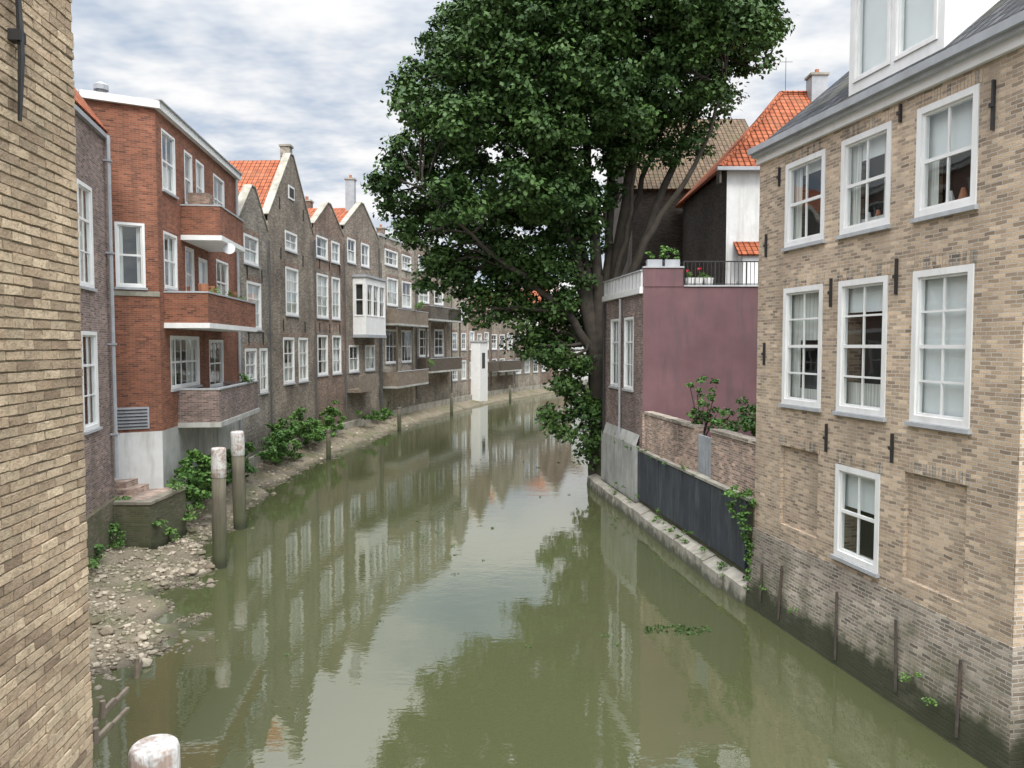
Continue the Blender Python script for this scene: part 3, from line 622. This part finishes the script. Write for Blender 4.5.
b=B('white_house'); F=Frame((8.7,31.5),(17,31.5))
b.wall(F,'white_render',0,F.L,2,13.1,[(.5,1.3,8.6,10.0),(3,4.2,10,12)],.3)
b.window(F,.5,1.3,8.6,10.0,cols=1,rows=2,style='none',rev=.28); b.window(F,3,4.2,10,12,cols=2,rows=2,style='none',rev=.28)
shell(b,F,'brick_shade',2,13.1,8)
e=.35
r0,r1=(12.2,35.5,17.4),(15.2,35.5,17.4)
c0,c1,c2,c3=(8.7-e,31.5-e,13.1),(17+e,31.5-e,13.1),(17+e,39.5+e,13.1),(8.7-e,39.5+e,13.1)
b.slab('tile_orange',[c0,c1,r1,r0],.12,'roof'); b.slab('tile_orange',[c0,r0,c3],.12,'roof'); b.slab('tile_orange',[c1,r1,c2],.12,'roof'); b.slab('tile_orange',[c3,c2,r1,r0],.12,'roof')
b.tube('tile_orange',[c0,r0],.12,6,'ridge_tiles'); b.tube('tile_orange',[r0,r1],.12,6,'ridge_tiles')
b.box(F,'greypaint',-.5,F.L+.4,.3,.45,12.98,13.12,'gutter'); b.box(F,'wood',-.38,-.3,-.2,.3,12.5,13.0,'eave_board')
chimney(b,13.7,35.2,16.8,18.0,.7,'greypaint',True); b.tube('iron',[(12.4,35.5,17.3),(12.4,35.5,19)],.012,5,'antenna'); b.tube('iron',[(12.1,35.5,18.8),(12.7,35.5,18.8)],.01,5,'antenna')
b.box(F,'white',.5,2.6,.002,.6,7.9,9.6,'lean_to'); b.slab('tile_orange',[F.pt(.3,.001,10.2),F.pt(2.8,.001,10.2),F.pt(2.8,.8,9.6),F.pt(.3,.8,9.6)],.08,'lean_to_roof')
b.done()
def rhouse(name,x0,x1,y0,y1,zt,za,mat,roof):
    b=B(name); F=Frame((x0,y0),(x1,y0)); b.wall(F,mat,0,F.L,.5,zt,[],.3); shell(b,F,mat,.5,zt,y1-y0)
    ym=(y0+y1)/2
    b.slab(roof,[(x0-.2,y0-.2,zt),(x1+.2,y0-.2,zt),(x1+.2,ym,za),(x0-.2,ym,za)],.12,'roof'); b.slab(roof,[(x0-.2,y1+.2,zt),(x1+.2,y1+.2,zt),(x1+.2,ym,za),(x0-.2,ym,za)],.12,'roof')
    for x in (x0,x1): b.poly(mat,[(x,y0,zt),(x,y1,zt),(x,ym,za-.15)],'gable')
    G=Frame((x0,y1),(x0,y0)); 
    for k in range(2):
        for z in (4,7.5,11):
            a=G.L*(k+.5)/2-.6
            if z+2<zt: b.window(G.shift(.16),a,a+1.2,z,z+2,cols=2,rows=2,rev=.15,dep=.03,style='none')
    b.done()
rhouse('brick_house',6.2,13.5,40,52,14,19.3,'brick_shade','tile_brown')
rhouse('brick_house',9,18,54,66,12,16,'brick_brown','tile_brown')
rhouse('brick_house',12,22,68,84,12,17,'brick_brown','tile_orange')
rhouse('brick_house',17,28,86,104,11,15,'brick_greyb','tile_orange')

# ---------------------------------------------------------------- water, ground, bank
def sheet(name,pts,mat,faces=None):
    me=bpy.data.meshes.new(name); me.from_pydata(pts,[],faces or [list(range(len(pts)))]); me.materials.append(M[mat]); o=bpy.data.objects.new(name,me); COL.objects.link(o); return o
sheet('canal_water',[(-900,-300,0),(900,-300,0),(900,1500,0),(-900,1500,0)],'water')
Lx=[(-2.2,-200),(-2.2,-5),(-3.1,5),(-8.4,8.2),(-11.6,21.6),(-12.3,23.5)]+[(x-.4,y) for x,y in PTS]
vs=[];fs=[]
for x,y in Lx: vs+=[(x,y,1.7),(-900,y if y>-200 else -200,1.7)]
for i in range(len(Lx)-1): fs.append([2*i,2*i+2,2*i+3,2*i+1])
n0=len(vs); vs+=[(26-.4,134,1.7),(60,180,1.7),(-900,1500,1.7),(900,1500,1.7),(900,180,1.7)]
fs.append([n0-2,n0+1,n0+2,n0-1]); fs.append([n0+1,n0+4,n0+3,n0+2])
Rx=[(9,-200),(7.2,10.7),(5.9,17.6),(5.8,17.7),(4.6,26.2),(4.3,31.1),(4.6,34),(6,39),(9,53.5),(12,67.5),(17,86),(27,104),(40,118),(60,150)]
n1=len(vs)
for x,y in Rx: vs+=[(x,y,1.7 if y<31 or y>38 else 1.2),(900,y,1.7)]
for i in range(len(Rx)-1): fs.append([n1+2*i,n1+2*i+1,n1+2*i+3,n1+2*i+2])
for i in range(5,len(Rx)-1):
    (x0,y0),(x1,y1)=Rx[i],Rx[i+1]; k_=len(vs); vs+=[(x0,y0,1.2 if 31<y0<38 else 1.7),(x1,y1,1.2 if 31<y1<38 else 1.7),(x1-.3,y1,-.5),(x0-.3,y0,-.5)]; fs.append([k_,k_+1,k_+2,k_+3])
sheet('ground',vs,'pavement',fs)

from mathutils import noise as mn
Yi=[6,8,14,18,21.5,23.2]+[p[1] for p in PTS[:12]]; Xi=[-7.5,-7.96,-9.4,-10.36,-11.2,-11.0]+[p[0] for p in PTS[:12]]
Yo=[6,9,11.1,12.5,14.2,15.6,17,18.8,21,23.7,31.8,38.5,50,61.5,76.9,96,107]; Xo=[-6.5,-6.9,-7.1,-7.25,-7.15,-7.25,-7.6,-8.15,-8.7,-9.3,-10.2,-10.1,-8.7,-6.9,-2.9,4.6,9.6]
inx=lambda y:np.interp(y,Yi,Xi)-.2; outx=lambda y:np.interp(y,Yo,Xo)+(.25*math.sin(y*1.3)+.12*math.sin(y*4.1))*(1 if y<35 else .4)
def bank(y,t):
    a,c=inx(y),outx(y); x=a+(c-a)*t
    z=.62*(1-t)**.9 if t<1 else -.28*(t-1)
    n=mn.noise(Vector((x*1.1,y*.9,0)))*.15+mn.noise(Vector((x*4,y*4,3)))*.05
    return x,y,z+n*(1 if t>.05 else .3)
vs=[];fs=[];ys=np.concatenate([np.arange(6,40,.16),np.arange(40,107,.5)]); K=30
for y in ys:
    for j in range(K): vs.append(bank(y,j/(K-1)*2.0))
for i in range(len(ys)-1):
    for j in range(K-1): a=i*K+j; fs.append([a,a+1,a+K+1,a+K])
o=sheet('mud_bank',vs,'mud',fs); o.data.polygons.foreach_set('use_smooth',[True]*len(fs))
t=(1+5**.5)/2
iv=np.array([(-1,t,0),(1,t,0),(-1,-t,0),(1,-t,0),(0,-1,t),(0,1,t),(0,-1,-t),(0,1,-t),(t,0,-1),(t,0,1),(-t,0,-1),(-t,0,1)],float); iv/=np.linalg.norm(iv[0])
ifc=np.array([(0,11,5),(0,5,1),(0,1,7),(0,7,10),(0,10,11),(1,5,9),(5,11,4),(11,10,2),(10,7,6),(7,1,8),(3,9,4),(3,4,2),(3,2,6),(3,6,8),(3,8,9),(4,9,5),(2,4,11),(6,2,10),(8,6,7),(9,8,1)])
V=[];Fc=[];cnt=0
def stone(x,y,z,r):
    global cnt
    v=iv*(1+rng.uniform(-.25,.25,(12,1)))*np.array([1,rng.uniform(.6,1),rng.uniform(.4,.7)])*r
    a=rng.uniform(0,6.28); R=np.array([[math.cos(a),-math.sin(a),0],[math.sin(a),math.cos(a),0],[0,0,1]]); V.append(v@R.T+np.array([x,y,z])); Fc.append(ifc+cnt*12); cnt+=1
i=0
while i<7500:
    y=rng.uniform(9,26) if i<5800 else rng.uniform(26,60); tt=rng.uniform(.0,1.15) if rng.random()<.85 else rng.uniform(1,1.35)
    x,_,z=bank(y,tt)
    if mn.noise(Vector((x*.9,y*.7,9)))<-.12 and rng.random()<.75: i+=.3; continue
    r=abs(rng.normal(0,.032))+.016
    if rng.random()<.035: r*=2.4
    stone(x,y,z+r*.2,min(r,.18)); i+=1
V=np.concatenate(V);Fc=np.concatenate(Fc)
sheet('gravel',V.tolist(),'stone',Fc.tolist())

# ---------------------------------------------------------------- mooring posts
def post(x,y,ztop,r,lean=0,wh=.85):
    b=B('mooring_post')
    n=7; pts=[];rad=[]
    for i in range(n):
        z=-1+(ztop-wh+1)*i/(n-1); pts.append((x+lean*z,y,z)); rad.append(r*(1.06-.05*i/n)+.01*math.sin(i*2.1))
    b.tube('post',pts,rad,14,'timber')
    z0=ztop-wh; zs=[z0,z0+.02,z0+wh*.35,z0+wh*.7,ztop-.05,ztop-.015,ztop]; b.tube('post_white' if wh>.3 else 'post',[(x+lean*z,y,z) for z in zs],[r*1.0,r*1.08,r*1.07,r*1.08,r*1.07,r*1.0,r*.9],18,'cap')
    b.done(('post','post_white'))
post(-7.9,20.5,3.25,.18,.01,.8); post(-8.9,24.9,3.2,.2,-.012,.8); post(-2.84,5.95,2.84,.175,0,1.0)
post(-9.6,40,1.6,.12,0,.2); post(-7.8,53,1.7,.13,0,.02+.1); post(-5.2,66,1.8,.13,0,.12); post(-.2,80,1.8,.13,0,.12)
b=B('broken_plank_edging')
for (x,y,x2,y2,z) in ((-6.45,10.6,-6.6,11.9,.16),(-6.62,12.1,-6.7,13.1,.1),(-6.8,13.6,-7.0,14.4,.18),(-6.3,11.3,-6.35,12.4,.06)):
    F=Frame((x,y),(x2,y2)); m=F.L*.5
    b.box(F,'wood_brown',0,m,-.03,.03,-.3,z,'plank'); b.box(F,'wood_brown',m+.01,F.L,-.02,.04,-.3,z*.6,'plank')
    b.tube('wood_brown',[(x,y,-.4),(x+.03,y,z+.18)],[.06,.045],7,'stake')
b.done()

# ---------------------------------------------------------------- foliage
def leafmesh(name,blobs,mat,size,dens,subr=(.35,.65),per=85,flat_=.75,parent=None,up=.6):
    C=[];Nn=[]
    for (x,y,z,r) in blobs:
        k_=max(2,int(dens*r*r))
        for _ in range(k_):
            d=rng.normal(size=3); d/=np.linalg.norm(d); rr=r*rng.uniform(.25,1.0)**.6
            c=np.array([x,y,z])+d*rr*np.array([1,1,flat_]); sr=rng.uniform(*subr)
            n=int(per*rng.uniform(.6,1.3))
            dd=rng.normal(size=(n,3)); dd/=np.linalg.norm(dd,axis=1)[:,None]
            P=c+dd*(sr*rng.uniform(.15,1,(n,1))**.6*rng.uniform(.8,1.25,(n,1)))*np.array([1,1,.6])
            C.append(P); Nn.append(dd*.4+np.array([0,0,up])+rng.normal(size=(n,3))*.55+d*.25)
    C=np.concatenate(C);Nn=np.concatenate(Nn);Nn/=np.linalg.norm(Nn,axis=1)[:,None]; n=len(C)
    a=np.cross(Nn,rng.normal(size=(n,3))); a/=np.linalg.norm(a,axis=1)[:,None]; b_=np.cross(Nn,a)
    s_=size*rng.uniform(.6,1.3,(n,1))
    V=np.empty((n,4,3)); V[:,0]=C-a*s_*.6; V[:,1]=C+b_*s_*.4-a*s_*.05; V[:,2]=C+a*s_*.6-Nn*s_*.1; V[:,3]=C-b_*s_*.4-a*s_*.05
    me=bpy.data.meshes.new(name); me.from_pydata(V.reshape(-1,3).tolist(),[],np.arange(n*4).reshape(n,4).tolist()); me.materials.append(M[mat])
    o=bpy.data.objects.new(name,me); COL.objects.link(o)
    if parent: o.parent=parent
    return o,n
crown=[(-5.0,12.6,1.2),(-4.2,11.6,1.1),(-3.7,13.6,1.3),(-3.5,15.9,1.5),(-4.0,17.0,1.0),(-2.5,18.0,1.5),(-1.4,19.7,1.7),(-2.2,15.1,1.7),(-.5,16.8,1.9),(-2.7,12.2,1.5),(-3.1,9.8,1.0),(-2.4,8.8,.9),
(-1,10.4,1.6),(-.5,8.3,1.2),(.8,7.1,1.1),(2.1,7.9,1.2),(.3,12.6,1.9),(1.2,15.1,2.1),(.3,19.3,2.1),(2.5,18,2.3),(3.3,20.5,2.1),(2.5,22.2,2.3),(5.5,22.2,2.4),(5.5,19.3,2.5),(4.6,16.4,2.0),
(2.1,12.6,1.6),(7.2,17.6,1.9),(7.6,19.7,2.2),(9.4,19.2,1.6),(9.9,18,1.1),(8.9,20.5,1.8),(7.6,22.2,2.1),(6.4,15.5,1.4),(7.9,15.9,1.2),(3.8,14.2,1.4),(1.4,6,1.0),(2.5,10.4,1.5),(8.6,17,1.2),(.2,22,1.9),(-4.6,14.2,.9),(-1.6,13.4,1.2),
(-5.2,13.3,.8),(-1.9,10.9,1.2),(.6,9.6,1.2),(1.9,6.2,1.0),(-3.8,10.7,.9),(-1.2,7.4,.8),(.9,8.4,1.0),(-2.9,19.2,1.2),(6.2,13.9,.9),(3.0,8.9,.9),
(-1.9,9.0,1.1),(.2,9.9,1.4),(1.5,9.2,1.2),(-2.6,9.9,1.0),(.1,7.4,1.0),(2.4,6.8,1.0),(1.3,11.2,1.3),(-.6,9.3,1.2),(2.9,12.0,1.1),(.9,6.0,.8),(-3.5,8.9,.7),(-4.5,10.6,.7),(2.2,5.4,.8),
(3.3,11.0,.9),(5.0,14.4,1.0),(7.3,14.5,.8),(10.3,19.0,1.0),(10.0,20.4,1.2),(3.2,7.2,.8),(4.2,12.6,.7)]
blobs=[]
for (x,z,r) in crown:
    blobs.append((x,33+random.uniform(-.8,.8),z,r))
    if r>=1.5 and z>12:
        k_=29.5/33; blobs.append((x*k_+.2,29.8+random.uniform(-.7,.7),6+(z-6)*k_,r*.85))
        if x<5: blobs.append((x*1.08,36.5+random.uniform(-1,1),z+.3,r))
tb=B('large_tree')
limbs=[([(4.0,33,-.3),(3.85,33,1.5),(3.75,33,3.5),(3.7,33,5.6)],[.75,.5,.43,.4]),
([(3.95,32.8,.3),(4.1,32.8,3),(4.2,32.9,5.5),(4.5,33,8)],[.3,.27,.25,.22]),
([(3.7,33,5),(3.0,33,8.5),(2.0,32.5,11.5),(.5,32,14.5),(-1,31.5,17)],[.3,.26,.2,.13,.05]),
([(3.7,33,5.2),(3.6,33.2,10),(3.2,33.5,14),(2.8,33.5,19)],[.3,.24,.17,.06]),
([(3.8,33,5),(4.4,33.3,9),(5,33.5,13),(5.4,34,18),(5.6,34,21)],[.28,.24,.19,.1,.05]),
([(3.8,33,5),(4.8,33,8),(6.2,33,12),(7.6,33.2,15.5),(8.8,33,19)],[.26,.22,.17,.1,.05]),
([(3.8,33,4.8),(4.7,32.6,8),(5.8,32,10.8),(7.4,31.5,13.2),(8.6,31.5,16.5)],[.22,.18,.14,.09,.04]),
([(3.7,33,5),(2.6,32.6,7),(.8,32,8.6),(-1.2,31.6,10),(-3.6,31.2,12.3)],[.22,.17,.13,.08,.03]),
([(3.6,33,5.2),(3.2,33.2,9),(2.4,34,13),(1.4,34.5,17),(.8,34.5,20)],[.26,.22,.17,.1,.04]),
([(3.9,33,5.2),(4.1,33.4,9),(4.3,34,14),(3.8,35,19)],[.24,.19,.14,.06]),
([(3.9,33,5.2),(4.6,33.6,9),(5.5,34,12.5),(6.6,34,16)],[.2,.17,.13,.05]),
([(3.9,33,5.2),(4.2,33.0,8),(4.9,32.6,11),(5.2,32.4,14.5)],[.17,.14,.1,.05]),
([(3.6,33,3.6),(2.7,32.7,4.3),(2.2,32.5,3.4)],[.14,.09,.03])]
pool=[]
def smoothpath(P,R,m=5):
    P=[np.array(p) for p in P]; out=[];ro=[]
    for i in range(len(P)-1):
        p0=P[max(i-1,0)];p1=P[i];p2=P[i+1];p3=P[min(i+2,len(P)-1)]
        for k_ in range(m):
            t_=k_/m; out.append(.5*((2*p1)+(-p0+p2)*t_+(2*p0-5*p1+4*p2-p3)*t_*t_+(-p0+3*p1-3*p2+p3)*t_**3)+rng.normal(0,.035,3)*(1 if i+k_ else 0)); ro.append(R[i]+(R[i+1]-R[i])*t_)
    out.append(P[-1]);ro.append(R[-1]); return out,ro
for P_,R_ in limbs:
    pp,rr=smoothpath(P_,R_); tb.tube('bark',pp,rr,10,'limbs'); pool+=[(p,r) for p,r in zip(pp,rr) if p[2]>6]
for (x,y,z,r) in blobs:
    c=np.array([x,y,z]); best=min(pool,key=lambda q_:np.linalg.norm(q_[0]-c)+max(0,(q_[0][2]-z))*1.5)
    m_=(best[0]+c)/2+np.array([0,0,.3])+rng.normal(0,.2,3); pp,rr=smoothpath([best[0],m_,c],[min(best[1]*.6,.11),.06,.02],3); tb.tube('bark',pp,rr,6,'branches')
    for _ in range(4):
        d_=rng.normal(0,1,3); d_/=np.linalg.norm(d_); e_=c+d_*r*.55; tb.tube('bark',[m_,(m_+e_)/2+rng.normal(0,.1,3),e_],[.035,.025,.01],5,'twigs',False)
te=tb.done(('bark',))
low=[(2.7,32.6,4.1,.9),(2.2,32.5,2.7,.95),(3.2,32.4,2.3,.85),(2.9,32.7,5.1,.8),(3.0,32.3,3.3,.8),(1.6,32.5,3.2,.5),(3.4,32.3,1.5,.5),(1.9,32.4,4.6,.5)]
_,n1=leafmesh('foliage',blobs+low,'leaf',.18,9.5,(.4,.85),per=98,parent=te); print('leaves',n1)

def shrub(name,blobs,size=.1,dens=10,per=70,mat='leaf2',subr=(.15,.3)): leafmesh(name,blobs,mat,size,dens,subr,per,.8)
shrub('hedge',[(5.9+i*.42,20.4+.1*math.sin(i*2),4.02+.1*math.sin(i*3),.62) for i in range(7)],.085,28)
b=B('garden_shrub')
st=[]
for i in range(9):
    a=i*.9; top=(5.45+.38*math.cos(a),21.9+.35*math.sin(a),4.0+.28*(i%4)); b.tube('bark',[(5.45,21.9,1.7),(5.45,21.9,3.2),top],[.03,.025,.01],5,'stems'); st.append((top[0],top[1],top[2]+.05,.2)); st.append((top[0]*.6+5.45*.4,21.9,3.75+.15*(i%4),.2))
st.append((5.42,21.9,5.0,.13)); e_=b.done(); leafmesh('leaves',st,'leaf2',.09,45,(.08,.16),28,.8,e_)
shrub('ivy',[(5.48+rng.normal(0,.03),17.55,z,.1+.12*random.random()) for z in np.arange(.5,2.7,.17)]+[(5.3,17.9,2.5,.3),(5.35,18.2,2.5,.22),(5.35,17.8,2.1,.25),(5.3,18.3,2.2,.15)],.07,80,30,'leaf2',(.06,.16))
shrub('waterside_plants',[(-11.1+random.uniform(-.3,.4),random.uniform(25.5,33),random.uniform(.7,1.7),random.uniform(.3,.65)) for _ in range(26)]
  +[(-11.1+random.uniform(-.2,.6),random.uniform(33,47),random.uniform(.8,2.3),random.uniform(.35,.85)) for _ in range(44)]+[(-9.6+random.uniform(-.3,.4),random.uniform(50,60),random.uniform(.8,1.7),random.uniform(.3,.6)) for _ in range(14)],.13,13,60)
shrub('bush',[(-10.0,23.5,1.9,.5),(-9.9,24.2,1.6,.55),(-10.2,24.9,2.1,.55),(-9.9,23.8,1.2,.5),(-10.2,25.6,1.5,.5),(-9.95,24.6,2.5,.35),(-10.4,26.4,1.6,.5),(-10.1,23.9,2.3,.35)],.12,30,60)
shrub('weeds',[(-10.9,20.6,1.2,.3),(-11.0,21.2,1.7,.3),(-10.7,20.3,.8,.35),(-9.8,22.0,.6,.25),(-10.4,19.2,.8,.2),(-9.85,22.9,.9,.3),(-9.7,22.5,1.8,.22),(-10.1,18.2,.7,.18),(-9.9,21.3,1.0,.15)],.09,40,40)
wd=[]
for _ in range(30):
    Y_=random.uniform(11,30); x=(9.066-.198*Y_ if Y_<17.5 else 7.9-.1325*Y_)-random.uniform(.2,.3); wd.append((x,Y_,random.uniform(.4,.9),random.uniform(.04,.11)))
for _ in range(14):
    Y_=random.uniform(18,30); wd.append((7.9-.1325*Y_-.1,Y_,random.uniform(2.3,2.6),random.uniform(.05,.16)))
shrub('wall_weeds',wd,.045,90,20,'leaf2',(.05,.12))
shrub('potted_plants',[(4.7,26.45,9.05,.22),(5.05,26.45,9.1,.22),(5.4,26.45,9.15,.25),(5.65,26.45,9.05,.2),(5.2,26.5,9.3,.18),(6.1,26.55,8.4,.16),(6.4,26.55,8.45,.18),(6.75,26.55,8.4,.18)],.08,70,30,'leaf2',(.07,.14))
leafmesh('flowers',[(6.05,26.5,8.55,.14),(6.4,26.5,8.62,.14)],'flower',.07,60,(.05,.1),10)
shrub('balcony_plants',[tuple(FB.pt(s_,1.15,z))+(r,) for s_,z,r in ((2,7.75,.2),(4.5,7.8,.22),(5.5,4.7,.25))]+[(-7.2,60,9.2,.4),(-6.6,62,4.6,.35),(-5.6,68,10,.4)],.1,50,30)
fw=[]
for _ in range(46):
    a=random.uniform(0,6.28); r_=random.random()**.5; fw.append((3.4+.8*r_*math.cos(a),15.9+.3*r_*math.sin(a),.0,.04))
for _ in range(30): fw.append((random.uniform(-5,5),random.uniform(12,40),0,.02))
leafmesh('floating_weed',fw,'leaf',.05,300,(.04,.12),8,.05)
shrub('bank_undergrowth',[(4.6+random.uniform(-.3,1.5),random.uniform(33,39),1.4+random.uniform(0,.5),.6) for _ in range(12)],.18,12,60,'leaf')
far=[]
for _ in range(60):
    far.append((random.uniform(5,45),random.uniform(150,170),random.uniform(4,13),random.uniform(2.5,4)))
leafmesh('distant_trees',far,'leaf',.7,3,(1,1.8),60)

# ---------------------------------------------------------------- world & sun
w=bpy.data.worlds.new('World'); scene.world=w; w.use_nodes=True; nt=w.node_tree; nt.nodes.clear()
N=nt.nodes.new; Lk=nt.links.new
SE,SR=math.radians(50),math.radians(172)
dirv=Vector((math.sin(SR)*math.cos(SE),math.cos(SR)*math.cos(SE),math.sin(SE)))
sky=N('ShaderNodeTexSky'); sky.sky_type='NISHITA'; sky.sun_disc=False; sky.sun_elevation=SE; sky.sun_rotation=SR
bg1=N('ShaderNodeBackground'); bg1.inputs[1].default_value=.14; Lk(sky.outputs[0],bg1.inputs[0])
tc=N('ShaderNodeTexCoord'); sp=N('ShaderNodeSeparateXYZ'); Lk(tc.outputs['Generated'],sp.inputs[0])
mx=N('ShaderNodeMath'); mx.operation='MAXIMUM'; Lk(sp.outputs[2],mx.inputs[0]); mx.inputs[1].default_value=0
ad=N('ShaderNodeMath'); ad.operation='ADD'; Lk(mx.outputs[0],ad.inputs[0]); ad.inputs[1].default_value=.14
dv=N('ShaderNodeVectorMath'); dv.operation='DIVIDE'; Lk(tc.outputs['Generated'],dv.inputs[0]); cb=N('ShaderNodeCombineXYZ')
for i in range(3): Lk(ad.outputs[0],cb.inputs[i])
Lk(cb.outputs[0],dv.inputs[1])
def wn(scale,det,off):
    mp=N('ShaderNodeMapping'); mp.inputs['Location'].default_value=off; mp.inputs['Scale'].default_value=(1,1.3,.0); Lk(dv.outputs[0],mp.inputs[0]); n_=N('ShaderNodeTexNoise'); n_.noise_dimensions='2D'; n_.inputs['Scale'].default_value=scale; n_.inputs['Detail'].default_value=det; n_.inputs['Roughness'].default_value=.6; Lk(mp.outputs[0],n_.inputs[0]); return n_.outputs['Fac']
def mr(v,a,b_,c,d):
    r=N('ShaderNodeMapRange'); r.interpolation_type='SMOOTHSTEP'; Lk(v,r.inputs[0])
    for i,x in enumerate((a,b_,c,d)): r.inputs[i+1].default_value=x
    return r.outputs[0]
nn=wn(1.3,5,(3.1,1.7,0))
cover=mr(nn,.30,.46,.5,1)
shade=mr(nn,.38,.62,0,1)
cm=N('ShaderNodeMix'); cm.data_type='RGBA'; Lk(shade,cm.inputs[0]); cm.inputs[6].default_value=(.56,.64,.76,1); cm.inputs[7].default_value=(1.0,1.0,1.0,1)
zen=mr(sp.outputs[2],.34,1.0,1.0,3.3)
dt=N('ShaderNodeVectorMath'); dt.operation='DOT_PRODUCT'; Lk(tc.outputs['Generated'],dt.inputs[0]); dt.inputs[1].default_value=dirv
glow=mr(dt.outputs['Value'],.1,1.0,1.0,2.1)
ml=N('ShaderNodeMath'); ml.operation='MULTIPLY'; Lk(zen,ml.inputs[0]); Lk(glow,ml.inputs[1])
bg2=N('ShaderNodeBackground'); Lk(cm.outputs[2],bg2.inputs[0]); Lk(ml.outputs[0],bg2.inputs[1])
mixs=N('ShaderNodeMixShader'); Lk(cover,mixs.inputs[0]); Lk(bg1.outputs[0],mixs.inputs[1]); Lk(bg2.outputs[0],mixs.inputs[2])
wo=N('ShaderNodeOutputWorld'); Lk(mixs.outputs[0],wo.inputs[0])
sd=bpy.data.lights.new('sun','SUN'); sd.energy=2.3; sd.angle=math.radians(16); sd.color=(1,.95,.87)
so=bpy.data.objects.new('sun',sd); COL.objects.link(so)
so.rotation_euler=dirv.to_track_quat('Z','Y').to_euler()

cd=bpy.data.cameras.new('camera'); co=bpy.data.objects.new('camera',cd); COL.objects.link(co)
co.location=(0,0,6); co.rotation_euler=(math.radians(90-2.903),0,0); cd.sensor_width=36; cd.lens=27.03; cd.clip_end=3000; cd.clip_start=.1
scene.camera=co
